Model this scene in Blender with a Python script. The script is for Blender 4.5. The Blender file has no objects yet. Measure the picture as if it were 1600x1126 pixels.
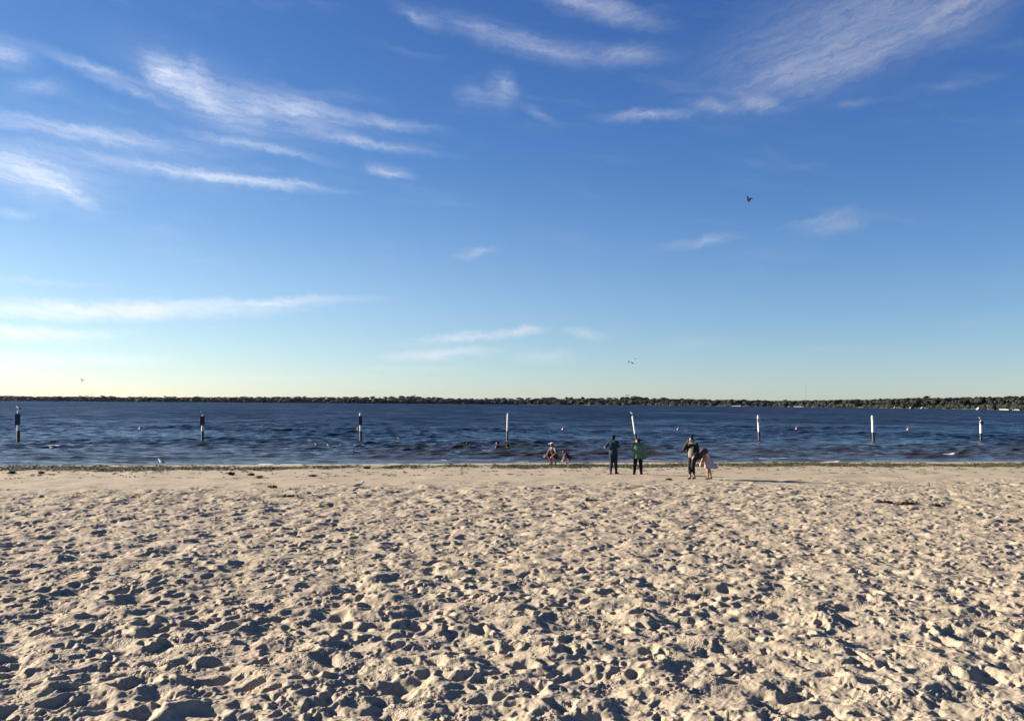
import bpy, bmesh, math, random
import numpy as np
from mathutils import Matrix, Vector

random.seed(7)
RNG = np.random.default_rng(7)
SC = bpy.context.scene
COL = SC.collection
RAD = math.radians

# ------------------------------------------------------------------ camera
CAM_H = 3.05
FPX = 1422.0                                   # focal length in pixels of the 1600 px wide photograph
cam_data = bpy.data.cameras.new('camera')
cam_data.sensor_width = 36.0
cam_data.lens = 36.0 * FPX / 1600.0
cam_data.clip_start = 0.1
cam_data.clip_end = 12000.0
cam = bpy.data.objects.new('camera', cam_data)
COL.objects.link(cam)
CAM_R = Matrix.Rotation(RAD(90 + 2.70), 3, 'X') @ Matrix.Rotation(RAD(0.39), 3, 'Z')
cam.matrix_world = Matrix.Translation((0, 0, CAM_H)) @ CAM_R.to_4x4()
SC.camera = cam
SC.render.resolution_x, SC.render.resolution_y = 1024, 720


def ray(px, py):
    """direction seen at a pixel of the 1600 x 1126 photograph"""
    return (CAM_R @ Vector(((px - 800) / FPX, (563 - py) / FPX, -1))).normalized()


def at(px, py, dist):
    """the point at ground distance dist (along +Y) seen at a pixel"""
    d = ray(px, py)
    return Vector((0, 0, CAM_H)) + d * (dist / d.y)


def on_level(px, py, z):
    """the point of the level z seen at a pixel"""
    d = ray(px, py)
    return Vector((0, 0, CAM_H)) + d * ((z - CAM_H) / d.z)


def azel(px, py):
    d = ray(px, py)
    return math.degrees(math.atan2(d.x, d.y)), math.degrees(math.asin(d.z))


# ------------------------------------------------------------------ light and exposure
SUN_EL, SUN_AZ = 17.0, -72.0                   # the sun stands low to the left, a little ahead
SKY_STRENGTH = 0.1
SUN_STRENGTH = 5.0
EXPOSURE = 1.9
SC.view_settings.view_transform = 'Standard'
SC.view_settings.look = 'None'
SC.view_settings.gamma = 1.0
SC.view_settings.use_curve_mapping = False
SC.view_settings.exposure = EXPOSURE

to_sun = Vector((math.sin(RAD(SUN_AZ)) * math.cos(RAD(SUN_EL)), math.cos(RAD(SUN_AZ)) * math.cos(RAD(SUN_EL)), math.sin(RAD(SUN_EL))))
sun_data = bpy.data.lights.new('sun', 'SUN')
sun_data.energy = SUN_STRENGTH
sun_data.angle = RAD(0.53)
sun_data.color = (1.0, 0.86, 0.70)
sun = bpy.data.objects.new('sun', sun_data)
COL.objects.link(sun)
sun.rotation_euler = to_sun.to_track_quat('Z', 'Y').to_euler()
sun.location = to_sun * 100

world = bpy.data.worlds.new('World')
SC.world = world
world.use_nodes = True


def nodes_of(tree):
    tree.nodes.clear()
    N = tree.nodes

    def n(kind, **kw):
        nd = N.new(kind)
        for k, v in kw.items():
            if isinstance(k, str) and hasattr(nd, k):
                setattr(nd, k, v)
        return nd

    def link(a, b):
        tree.links.new(a, b)

    def m(op, a, b=None, c=None, clamp=False):
        nd = N.new('ShaderNodeMath')
        nd.operation = op
        nd.use_clamp = clamp
        for i, v in enumerate((a, b, c)):
            if v is None:
                continue
            if isinstance(v, (int, float)):
                nd.inputs[i].default_value = v
            else:
                tree.links.new(v, nd.inputs[i])
        return nd.outputs[0]

    def mix(f, a, b):
        nd = N.new('ShaderNodeMix')
        nd.data_type = 'RGBA'
        for sock, v in ((nd.inputs[0], f), (nd.inputs[6], a), (nd.inputs[7], b)):
            if isinstance(v, (int, float)):
                sock.default_value = v
            elif isinstance(v, tuple):
                sock.default_value = (*v, 1.0)
            else:
                tree.links.new(v, sock)
        return nd.outputs[2]

    def noise(vec, scale, detail=2.0, rough=0.5, dist=0.0):
        nd = N.new('ShaderNodeTexNoise')
        nd.inputs['Scale'].default_value = scale
        nd.inputs['Detail'].default_value = detail
        nd.inputs['Roughness'].default_value = rough
        nd.inputs['Distortion'].default_value = dist
        if vec is not None:
            tree.links.new(vec, nd.inputs['Vector'])
        return nd.outputs[0]

    def remap(v, a, b, c=0.0, d=1.0, smooth=True):
        nd = N.new('ShaderNodeMapRange')
        nd.interpolation_type = 'SMOOTHSTEP' if smooth else 'LINEAR'
        tree.links.new(v, nd.inputs[0])
        for i, x in enumerate((a, b, c, d)):
            nd.inputs[i + 1].default_value = x
        return nd.outputs[0]

    def mapping(vec, loc=(0, 0, 0), rot=0.0, scale=(1, 1, 1), kind='TEXTURE'):
        nd = N.new('ShaderNodeMapping')
        nd.vector_type = kind
        nd.inputs[1].default_value = loc
        nd.inputs[2].default_value = (0, 0, rot)
        nd.inputs[3].default_value = scale
        tree.links.new(vec, nd.inputs[0])
        return nd.outputs[0]

    return n, link, m, mix, noise, remap, mapping


def build_world():
    tr = world.node_tree
    n, link, m, mix, noise, remap, mapping = nodes_of(tr)
    sky = n('ShaderNodeTexSky', sky_type='NISHITA', sun_disc=False)
    sky.sun_elevation = RAD(SUN_EL)
    sky.sun_rotation = RAD(SUN_AZ)
    sky.altitude = 0
    sky.air_density = 0.8
    sky.dust_density = 0.2
    sky.ozone_density = 1.0
    # one tone response over the whole sky: a deeper, more contrasty blue
    gsep = n('ShaderNodeSeparateColor')
    link(sky.outputs[0], gsep.inputs[0])
    gam = n('ShaderNodeCombineColor')
    for ch, (ga, gg) in enumerate(((1.19, 1.39), (1.262, 1.22), (1.32, 0.90))):
        link(m('MULTIPLY', m('POWER', gsep.outputs[ch], gg), ga * 0.1 ** gg / (SKY_STRENGTH * 2 ** EXPOSURE)), gam.inputs[ch])
    tc = n('ShaderNodeTexCoord')
    sep = n('ShaderNodeSeparateXYZ')
    link(tc.outputs['Generated'], sep.inputs[0])
    az = m('MULTIPLY', m('ARCTAN2', sep.outputs[0], sep.outputs[1]), 57.29578)
    el = m('MULTIPLY', m('ARCSINE', sep.outputs[2]), 57.29578)
    comb = n('ShaderNodeCombineXYZ')
    link(az, comb.inputs[0])
    link(el, comb.inputs[1])
    base = comb.outputs[0]
    # ragged coordinates: the wisps are teased out by a slow warp
    wn = n('ShaderNodeTexNoise')
    wn.inputs['Scale'].default_value = 0.22
    wn.inputs['Detail'].default_value = 9
    wn.inputs['Roughness'].default_value = 0.62
    link(base, wn.inputs['Vector'])
    sub = n('ShaderNodeVectorMath', operation='SUBTRACT')
    link(wn.outputs['Color'], sub.inputs[0])
    sub.inputs[1].default_value = (0.5, 0.5, 0.5)
    mul = n('ShaderNodeVectorMath', operation='MULTIPLY')
    link(sub.outputs[0], mul.inputs[0])
    mul.inputs[1].default_value = (2.4, 0.9, 0)
    add = n('ShaderNodeVectorMath', operation='ADD')
    link(base, add.inputs[0])
    link(mul.outputs[0], add.inputs[1])
    wn2 = n('ShaderNodeTexNoise')
    wn2.inputs['Scale'].default_value = 1.1
    wn2.inputs['Detail'].default_value = 6
    wn2.inputs['Roughness'].default_value = 0.7
    link(base, wn2.inputs['Vector'])
    sub2 = n('ShaderNodeVectorMath', operation='SUBTRACT')
    link(wn2.outputs['Color'], sub2.inputs[0])
    sub2.inputs[1].default_value = (0.5, 0.5, 0.5)
    mul2 = n('ShaderNodeVectorMath', operation='MULTIPLY')
    link(sub2.outputs[0], mul2.inputs[0])
    mul2.inputs[1].default_value = (1.5, 0.75, 0)
    add2 = n('ShaderNodeVectorMath', operation='ADD')
    link(add.outputs[0], add2.inputs[0])
    link(mul2.outputs[0], add2.inputs[1])
    warped = add2.outputs[0]
    D = 0.0403
    wisps = [
        (262, 116, 62, 30, -22, .75), (325, 150, 120, 32, -26, .70), (470, 172, 140, 34, -9, .60), (610, 192, 120, 13, -4, .45),
        (15, 85, 60, 26, 0, .42), (60, 135, 60, 16, 8, .25), (150, 108, 140, 13, -13, .28), (210, 142, 140, 11, -14, .25),
        (130, 206, 290, 17, -2, .50), (400, 228, 180, 12, -8, .42), (560, 220, 200, 12, -6, .42), (35, 268, 115, 36, -12, .85),
        (100, 296, 70, 14, -28, .55), (20, 335, 60, 10, 3, .3), (365, 279, 170, 10, -6, .80), (280, 268, 270, 15, -4, .35), (460, 288, 130, 8, -3, .45),
        (608, 265, 56, 13, -7, .65), (785, 142, 38, 36, 25, .42), (745, 150, 60, 20, -10, .28), (840, 180, 50, 10, -30, .2),
        (945, 16, 150, 24, -13, .40), (900, 0, 120, 14, -8, .35), (650, 25, 75, 16, -22, .28), (760, 50, 180, 24, -14, .20),
        (870, 78, 180, 26, -8, .28), (985, 86, 110, 24, -3, .34), (1340, 40, 310, 95, 15, .26), (1250, 112, 130, 26, 12, .45),
        (1500, 12, 130, 60, 12, .42), (1370, 82, 220, 30, 20, .30), (1010, 179, 120, 13, 1, .48), (1112, 164, 66, 13, -9, .38),
        (1190, 163, 60, 18, -12, .52), (1330, 163, 60, 10, 0, .18), (1480, 135, 90, 14, 0, .15), (1300, 350, 95, 20, 8, .36), (1285, 338, 90, 9, 14, .25),
        (1095, 378, 100, 12, 5, .34), (740, 396, 55, 12, 13, .32), (150, 484, 390, 20, 3, 1.7), (430, 471, 230, 10, 3, .9),
        (50, 523, 170, 13, 2, 1.7), (110, 561, 220, 12, 1, 1.0), (60, 440, 150, 8, 2, .2), (740, 527, 150, 10, 5, .95), (822, 517, 56, 9, 6, 1.0),
        (915, 522, 50, 11, -12, .8), (690, 552, 140, 12, 4, 1.2), (850, 556, 90, 14, 2, .5), (1090, 535, 90, 12, 3, .16), (1320, 545, 120, 8, 3, .12),
        (350, 150, 260, 62, -18, .20), (60, 270, 170, 62, -8, .28), (1300, 60, 340, 110, 14, .18), (200, 240, 320, 80, -5, .12), (245, 118, 26, 18, 10, .5), (310, 105, 20, 26, 30, .3), (395, 165, 40, 26, -30, .35),
        (1540, 500, 120, 10, 3, .12), (400, 590, 300, 8, 1, .3), (620, 575, 200, 7, 1, .25),
    ]
    # the same thin cirrus goes on past the frame, all round
    rr = random.Random(3)
    for k in range(46):
        a_ = rr.choice([rr.uniform(34, 180), rr.uniform(-180, -34)])
        wisps.append((None, (a_, rr.uniform(6, 60)), rr.uniform(90, 280), rr.uniform(10, 34), rr.uniform(-18, 14), rr.uniform(.15, .4)))
    total = None
    for w in wisps:
        c = w[1] if w[0] is None else azel(w[0], w[1])
        mp = mapping(warped, (c[0], c[1], 0), RAD(w[4]), (w[2] * D, w[3] * D * 1.15, 1))
        g = n('ShaderNodeTexGradient', gradient_type='QUADRATIC_SPHERE')
        link(mp, g.inputs[0])
        total = m('MULTIPLY', g.outputs['Fac'], w[5] * 1.05) if total is None else m('MULTIPLY_ADD', g.outputs['Fac'], w[5] * 1.05, total)
    # fibres: noise drawn out along the wind
    f1 = noise(mapping(warped, (0, 0, 0), RAD(-9), (2.6, 0.34, 1)), 1.0, 9, 0.70, 0.5)
    f2 = noise(mapping(warped, (7, 3, 0), RAD(17), (2.4, 0.42, 1)), 1.0, 9, 0.70, 0.6)
    east = remap(az, -2.0, 12.0, 0.1, 0.9)
    fib = m('ADD', m('MULTIPLY', f1, m('SUBTRACT', 1.0, east)), m('MULTIPLY', f2, east))
    fib = remap(fib, 0.32, 0.68, 0.25, 1.45, False)
    dens = m('MULTIPLY', total, fib)
    veil = remap(noise(mapping(warped, (3, 11, 0), RAD(-7), (9, 1.6, 1)), 1.0, 5, 0.6), 0.5, 0.85, 0.0, 0.12)
    veil = m('MULTIPLY', veil, remap(el, 0.0, 14.0, 0.2, 1.0))
    dens = m('ADD', dens, veil)
    # a thin layer of lake haze, thickest a little above the horizon
    sv = n('ShaderNodeVectorMath', operation='DOT_PRODUCT')
    link(tc.outputs['Generated'], sv.inputs[0])
    sv.inputs[1].default_value = to_sun
    hz = m('EXPONENT', m('MULTIPLY', m('POWER', m('DIVIDE', m('SUBTRACT', el, 5.0), 6.0), 2.0), -1.0))
    dens = m('ADD', dens, m('MULTIPLY', hz, remap(sv.outputs['Value'], 0.1, 0.9, 0.06, 0.20, False)))
    dens = m('SUBTRACT', 1.0, m('EXPONENT', m('MULTIPLY', dens, -1.0)))
    dens = m('MULTIPLY', dens, remap(el, -0.5, 2.0))
    # lit cloud: brightest towards the sun
    cb = remap(sv.outputs['Value'], -0.3, 0.8, 0.52, 1.36, False)
    cl = n('ShaderNodeVectorMath', operation='SCALE')
    cl.inputs[0].default_value = (2.12, 2.21, 2.43)
    link(cb, cl.inputs['Scale'])
    col = mix(dens, gam.outputs[0], cl.outputs[0])
    bg = n('ShaderNodeBackground')
    bg.inputs['Strength'].default_value = SKY_STRENGTH
    link(col, bg.inputs['Color'])
    out = n('ShaderNodeOutputWorld')
    link(bg.outputs[0], out.inputs['Surface'])
    world.cycles.sampling_method = 'MANUAL'
    world.cycles.sample_map_resolution = 1024


build_world()
SC.render.engine = 'CYCLES'
SC.cycles.max_bounces = 5
SC.cycles.diffuse_bounces = 1
SC.cycles.glossy_bounces = 3
SC.cycles.transparent_max_bounces = 4
SC.cycles.caustics_reflective = False
SC.cycles.caustics_refractive = False


# ------------------------------------------------------------------ helpers
def material(name):
    mt = bpy.data.materials.new(name)
    mt.use_nodes = True
    return mt


def plain(name, rgb, rough=0.7, vary=0.25, scale=8.0, spec=0.3):
    """a matt material with a little mottling"""
    mt = material(name)
    n, link, m, mix, noise, remap, mapping = nodes_of(mt.node_tree)
    tc = n('ShaderNodeTexCoord')
    f = remap(noise(tc.outputs['Object'], scale, 4, 0.6), 0.3, 0.7)
    a = tuple(c * (1 - vary) for c in rgb)
    b = tuple(min(1, c * (1 + vary)) for c in rgb)
    p = n('ShaderNodeBsdfPrincipled')
    link(mix(f, a, b), p.inputs['Base Color'])
    p.inputs['Roughness'].default_value = rough
    p.inputs['Specular IOR Level'].default_value = spec
    o = n('ShaderNodeOutputMaterial')
    link(p.outputs[0], o.inputs[0])
    return mt


def grid_mesh(name, X, Y, Z, attrs=None, smooth=True):
    """rows x columns arrays to a quad sheet"""
    r, c = X.shape
    co = np.stack([X, Y, Z], -1).reshape(-1, 3).astype(np.float32)
    i = np.arange(r * c, dtype=np.int32).reshape(r, c)
    q = np.stack([i[:-1, :-1], i[:-1, 1:], i[1:, 1:], i[1:, :-1]], -1).reshape(-1, 4)
    me = bpy.data.meshes.new(name)
    me.vertices.add(r * c)
    me.vertices.foreach_set('co', co.ravel())
    nf = len(q)
    me.loops.add(nf * 4)
    me.polygons.add(nf)
    me.loops.foreach_set('vertex_index', q.ravel())
    me.polygons.foreach_set('loop_start', np.arange(0, nf * 4, 4, dtype=np.int32))
    me.polygons.foreach_set('use_smooth', np.full(nf, smooth))
    for k, v in (attrs or {}).items():
        a = me.attributes.new(k, 'FLOAT', 'POINT')
        a.data.foreach_set('value', v.ravel().astype(np.float32))
    me.update(calc_edges=True)
    return me


def raw_mesh(name, co, faces, smooth=False):
    """numpy vertices and equal-sided faces to a mesh"""
    me = bpy.data.meshes.new(name)
    k = faces.shape[1]
    me.vertices.add(len(co))
    me.vertices.foreach_set('co', co.astype(np.float32).ravel())
    me.loops.add(faces.size)
    me.polygons.add(len(faces))
    me.loops.foreach_set('vertex_index', faces.astype(np.int32).ravel())
    me.polygons.foreach_set('loop_start', np.arange(0, faces.size, k, dtype=np.int32))
    me.polygons.foreach_set('use_smooth', np.full(len(faces), smooth))
    me.update(calc_edges=True)
    return me


def add(name, me, mt=None, parent=None, **tags):
    o = bpy.data.objects.new(name, me)
    COL.objects.link(o)
    if mt is not None and me is not None and not me.materials:
        me.materials.append(mt)
    if parent is not None:
        o.parent = parent
    for k, v in tags.items():
        o[k] = v
    return o


def thing(name, label, cat, loc=(0, 0, 0), rz=0.0, group=None):
    o = bpy.data.objects.new(name, None)
    o.empty_display_size = 0.1
    COL.objects.link(o)
    o.location = loc
    o.rotation_euler = (0, 0, rz)
    o['label'] = label
    o['category'] = cat
    if group:
        o['group'] = group
    return o


def fft_noise(shape, res, lo, hi, seed, power=0.0):
    """band-limited noise, unit deviation: wavelengths between lo and hi metres"""
    g = np.random.default_rng(seed)
    w = np.fft.rfft2(g.standard_normal(shape).astype(np.float32))
    fy = np.fft.fftfreq(shape[0], res)[:, None]
    fx = np.fft.rfftfreq(shape[1], res)[None, :]
    f = np.sqrt(fx * fx + fy * fy) + 1e-9
    band = np.exp(-(f * lo) ** 4 * 0.5) * (1 - np.exp(-(f * hi) ** 4)) * f ** (-power)
    out = np.fft.irfft2(w * band, s=shape).astype(np.float32)
    return out / (out.std() + 1e-9)


def sample(Hm, x0, y0, res, X, Y):
    """bilinear look-up in a regular map, and a mask of what lies on it"""
    fx = (X - x0) / res
    fy = (Y - y0) / res
    ok = (fx >= 0) & (fy >= 0) & (fx < Hm.shape[1] - 1.01) & (fy < Hm.shape[0] - 1.01)
    fx = np.clip(fx, 0, Hm.shape[1] - 1.01)
    fy = np.clip(fy, 0, Hm.shape[0] - 1.01)
    ix = fx.astype(np.int32)
    iy = fy.astype(np.int32)
    tx = fx - ix
    ty = fy - iy
    v = (Hm[iy, ix] * (1 - tx) + Hm[iy, ix + 1] * tx) * (1 - ty) + (Hm[iy + 1, ix] * (1 - tx) + Hm[iy + 1, ix + 1] * tx) * ty
    return np.where(ok, v, 0.0)


def sstep(a, b, x):
    t = np.clip((x - a) / (b - a), 0, 1)
    return t * t * (3 - 2 * t)


# ------------------------------------------------------------------ the shore
def shore_y(x):
    return 46.2 + 0.163 * x + 0.75 * np.exp(-((x - 6) / 14.0) ** 2)


def shore_d(x, y):
    """metres inland of the water's edge (negative in the water)"""
    return (shore_y(x) - y) * 0.987


def beach_z(d):
    return np.interp(d, [-40, -12, -4, -1.5, 0, 0.8, 3, 9, 16, 40, 400],
                     [-1.6, -0.75, -0.3, -0.12, 0.0, 0.05, 0.10, 0.15, 0.22, 0.27, 0.3])


MAP_RES = 0.016
MX0, MX1, MY0, MY1 = -23.0, 23.0, 4.6, 36.5


def blur(H, k):
    """a cheap separable smoothing"""
    for _ in range(k):
        H[1:-1] = H[1:-1] * 0.5 + (H[:-2] + H[2:]) * 0.25
        H[:, 1:-1] = H[:, 1:-1] * 0.5 + (H[:, :-2] + H[:, 2:]) * 0.25
    return H


def stamp(H, g, n, lo, hi, deep, hard, keep, wander):
    """press n scuffed footprints into the map"""
    ny, nx = H.shape
    xs = np.arange(nx, dtype=np.float32) * MAP_RES
    ys = np.arange(ny, dtype=np.float32) * MAP_RES
    cx = g.uniform(0, MX1 - MX0, n)
    cy = g.uniform(0, MY1 - MY0, n)
    an = np.where(g.random(n) < .6, g.normal(1.35, .5, n), g.uniform(0, 3.14, n))
    big = g.random(n) ** 3
    for i in range(n):
        yw = cy[i] + MY0
        if abs(cx[i] + MX0) > 0.62 * yw + 1.6:
            continue
        loose = 1.0 - 0.36 * min(1.0, max(0.0, (yw - 8.0) / 20.0))      # the drier, deeper sand lies up the beach
        a = g.uniform(lo, hi) * (1 + 0.7 * big[i]) * loose
        b = a * g.uniform(.42, .80)
        dep = a * g.uniform(*deep) * (1 + 0.35 * sstep(11.0, 24.0, yw))
        R = a * 1.9
        i0, i1 = int((cx[i] - R) / MAP_RES), int((cx[i] + R) / MAP_RES) + 1
        j0, j1 = int((cy[i] - R) / MAP_RES), int((cy[i] + R) / MAP_RES) + 1
        if i0 < 0 or j0 < 0 or i1 >= nx or j1 >= ny:
            continue
        X = xs[i0:i1][None, :] - cx[i]
        Y = ys[j0:j1][:, None] - cy[i]
        ca, sa = math.cos(an[i]), math.sin(an[i])
        u = X * ca + Y * sa
        v = -X * sa + Y * ca + wander * np.sin(u / a * 2.0 + cx[i] * 9) * b
        th = np.arctan2(v, u)
        wob = 1 + 0.10 * np.sin(2 * th + cx[i] * 31) + 0.09 * np.sin(3 * th + cy[i] * 17) + 0.05 * np.sin(7 * th + cx[i] * 7)
        r = np.sqrt((u / a) ** 2 + (v / b) ** 2) * wob
        S = H[j0:j1, i0:i1]
        rc = np.clip(r, 0, 1)
        pit = -dep * (1 - rc ** hard) ** 1.5
        heel = 1 + 0.45 * (u / a) * (1 if g.random() < .5 else -1)        # heel or toe goes in deeper
        w = keep * (1 - sstep(0.5, 1.2, r))
        mean = float(S.mean())
        rim = dep * g.uniform(.12, .45) * np.exp(-((r - 1.22) / 0.30) ** 2) * (0.7 + 0.6 * np.cos(th - (0 if g.random() < .5 else 3.14) - g.normal(0, .5)))
        S[...] = S * (1 - w) + mean * w + pit * heel + rim


def slump(H, deg, times):
    """let the sand run down wherever it lies steeper than it can hold"""
    lim = MAP_RES * math.tan(RAD(deg))
    for it in range(times):
        for ax in (0, 1):
            d = np.diff(H, axis=ax)
            ex = (d - np.clip(d, -lim, lim)) * 0.23
            if ax == 0:
                H[:-1] += ex
                H[1:] -= ex
            else:
                H[:, :-1] += ex
                H[:, 1:] -= ex


def footprint_map():
    """a trampled dry beach: old blown-over footprints under fresh ones, each slumped to the slope sand can hold"""
    nx = int((MX1 - MX0) / MAP_RES)
    ny = int((MY1 - MY0) / MAP_RES)
    area = (MX1 - MX0) * (MY1 - MY0)
    g = np.random.default_rng(11)
    H = 0.020 * fft_noise((ny, nx), MAP_RES, 0.6, 2.6, 1) + 0.006 * fft_noise((ny, nx), MAP_RES, 0.18, 0.6, 2)
    stamp(H, g, int(area * 6), .09, .16, (.20, .40), 2.2, .55, .15)
    slump(H, 31, 5)
    blur(H, 3)
    stamp(H, g, int(area * 8), .05, .115, (.27, .52), 2.8, .5, .2)
    slump(H, 35, 4)
    stamp(H, g, int(area * 26), .026, .060, (.26, .52), 2.6, .45, .3)
    slump(H, 38, 2)
    # drifted patches where the wind has smoothed the prints over
    drift = 0.6 * sstep(0.35, 1.4, fft_noise((ny, nx), MAP_RES, 0.5, 2.2, 9))
    H = H * (1 - drift) + blur(H.copy(), 9) * drift
    crumb = np.clip(fft_noise((ny, nx), MAP_RES, 0.30, 1.4, 5) * 0.9 - .25, 0, 1.3) * (1 - drift)
    H += 0.0075 * fft_noise((ny, nx), MAP_RES, 0.034, 0.09, 4) * crumb
    H += 0.0024 * fft_noise((ny, nx), MAP_RES, 0.05, 0.2, 6)
    return H


FOOT = footprint_map()
LOW = fft_noise((400, 1200), 0.25, 1.5, 9.0, 21)          # slow swells of the beach and the edge of the trodden ground


def sand_height(X, Y):
    d = shore_d(X, Y)
    low = sample(LOW, -150, -20, 0.25, X, Y)
    edge = d + 0.8 * low
    rough = sstep(12.6, 16.5, edge)
    near = 0.9 + 0.25 * sstep(20, 8, Y)
    rough = rough * near + 0.09 * sstep(3.5, 8, edge) * (1 - rough)
    z = beach_z(d) + sample(FOOT, MX0, MY0, MAP_RES, X, Y) * rough + 0.012 * low * sstep(3, 9, d)
    return z


def build_sand():
    kY = 0.0022
    rows = [-400, -120, -40, -12, -4, 0, 2.5, 4.0, 4.8]
    y = 5.4
    while y < 34.5:
        rows.append(y)
        y += kY * y
    while y < 60:
        rows.append(y)
        y += 0.22
    rows += [66, 80]
    rows = np.array(rows)
    u = np.linspace(-1, 1, 1000)
    e = np.array([.04, .1, .2, .4, .8, 1.6, 3, 6, 12, 25])
    u = np.concatenate([-(1 + e[::-1]), u, 1 + e])
    W = 0.60 * np.clip(rows, 5.0, 62) + 1.0
    X = W[:, None] * u[None, :]
    Y = np.broadcast_to(rows[:, None], X.shape)
    Z = sand_height(X, Y)
    d = shore_d(X, Y)
    low = sample(LOW, -150, -20, 0.25, X, Y)
    me = grid_mesh('sand', X, Y, Z, {'inland': d, 'trodden': sstep(12.6, 16.5, d + 0.8 * low)})
    mt = material('dry sand')
    n, link, m, mix, noise, remap, mapping = nodes_of(mt.node_tree)
    geo = n('ShaderNodeNewGeometry')
    pos = geo.outputs['Position']
    at_ = n('ShaderNodeAttribute', attribute_name='inland')
    dd = at_.outputs['Fac']
    tr_ = n('ShaderNodeAttribute', attribute_name='trodden')
    big = noise(pos, 0.35, 4, 0.6)
    fine = noise(pos, 9.0, 5, 0.65)
    grain = noise(pos, 160.0, 2, 0.6)
    c = mix(remap(big, 0.35, 0.65), (0.284, 0.2449, 0.1775), (0.3231, 0.2804, 0.2094))
    c = mix(remap(fine, 0.35, 0.7, 0, 0.55), c, (0.2662, 0.2201, 0.1562))
    c = mix(remap(grain, 0.55, 0.75, 0, 0.35), c, (0.1775, 0.1455, 0.1029))
    c = mix(m('MULTIPLY', tr_.outputs['Fac'], 0.4), c, (0.2733, 0.2379, 0.181))
    # the film of fine wrack washed over the upper shore, and the wet edge
    wr = m('MULTIPLY', remap(m('ADD', dd, m('MULTIPLY', m('SUBTRACT', big, 0.5), 3.0)), 2.0, 2.9), remap(dd, 6.5, 3.4))
    wr = m('MULTIPLY', wr, remap(noise(mapping(pos, (0, 0, 0), RAD(9.3), (3.0, .5, 1)), 1.2, 5, 0.7), 0.35, 0.6))
    c = mix(m('MULTIPLY', wr, 0.55), c, (0.1136, 0.1065, 0.0497))
    wet = remap(m('ADD', dd, m('MULTIPLY', m('SUBTRACT', fine, 0.5), 0.5)), 0.75, 0.15)
    c = mix(wet, c, (0.0994, 0.0781, 0.05325))
    p = n('ShaderNodeBsdfPrincipled')
    link(c, p.inputs['Base Color'])
    link(remap(wet, 0, 1, 0.95, 0.35), p.inputs['Roughness'])
    p.inputs['Specular IOR Level'].default_value = 0.15
    vor = n('ShaderNodeTexVoronoi')
    vor.inputs['Scale'].default_value = 42
    link(pos, vor.inputs['Vector'])
    patch = remap(noise(pos, 2.2, 3, 0.6), 0.46, 0.66)
    h = m('ADD', m('MULTIPLY', m('MULTIPLY', vor.outputs['Distance'], patch), -0.014), m('MULTIPLY', noise(pos, 28, 4, 0.65), 0.012))
    h = m('ADD', h, m('MULTIPLY', grain, 0.0012))
    bp = n('ShaderNodeBump')
    bp.inputs['Strength'].default_value = 0.8
    bp.inputs['Distance'].default_value = 1.0
    link(h, bp.inputs['Height'])
    link(bp.outputs[0], p.inputs['Normal'])
    o = n('ShaderNodeOutputMaterial')
    link(p.outputs[0], o.inputs[0])
    add('sand', me, mt, kind='structure')


build_sand()


# ------------------------------------------------------------------ the lake
WAVE_DIR = RAD(-86)                            # the chop runs in towards the beach
wr_ = np.random.default_rng(5)
WAVES = []
for lam0, count, steep in ((5.5, 4, .010), (3.0, 8, .015), (1.7, 14, .032), (1.0, 18, .042), (0.6, 14, .036)):
    for k in range(count):
        lam = lam0 * wr_.uniform(.75, 1.3)
        th = WAVE_DIR + wr_.normal(0, .42)
        amp = steep * lam / math.sqrt(count) * wr_.uniform(.7, 1.3) * 0.72
        WAVES.append((lam, th, amp, wr_.uniform(0, 6.28)))


def wave(X, Y, spacing):
    Z = np.zeros_like(X)
    DX = np.zeros_like(X)
    DY = np.zeros_like(X)
    # gusts: patches of livelier and calmer water
    gust = 1 + 0.35 * np.sin(X * .06 + Y * .11 + 1) * np.sin(X * .043 - Y * .07) + 0.2 * np.sin(X * .19 + 2.1 * np.sin(Y * .13))
    for lam, th, amp, ph in WAVES:
        k = 6.2832 / lam
        kx, ky = math.cos(th) * k, math.sin(th) * k
        a = amp * gust * sstep(2.2, 4.5, lam / spacing)
        t = kx * X + ky * Y + ph + 0.7 * np.sin(0.11 * X + ph)
        Z += a * np.cos(t)
        DX -= 0.9 * a * math.cos(th) * np.sin(t)
        DY -= 0.9 * a * math.sin(th) * np.sin(t)
    return Z, DX, DY


def water_level(x, y):
    z, dx, dy = wave(np.array([float(x)]), np.array([float(y)]), np.array([0.2]))
    return float(z[0])


FOAM_SPOTS = [(1207, 714, .8, .13), (1480, 707, .5, .07), (692, 716, 1.2, .10), (415, 724, .4, .10), (455, 724, .5, .09),
              (308, 725, .7, .14), (618, 723, .7, .12), (890, 722, .5, .1), (1300, 719, .5, .1), (1012, 718, .9, .12), (90, 696, .9, .1), (775, 703, .9, .08)]


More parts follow.
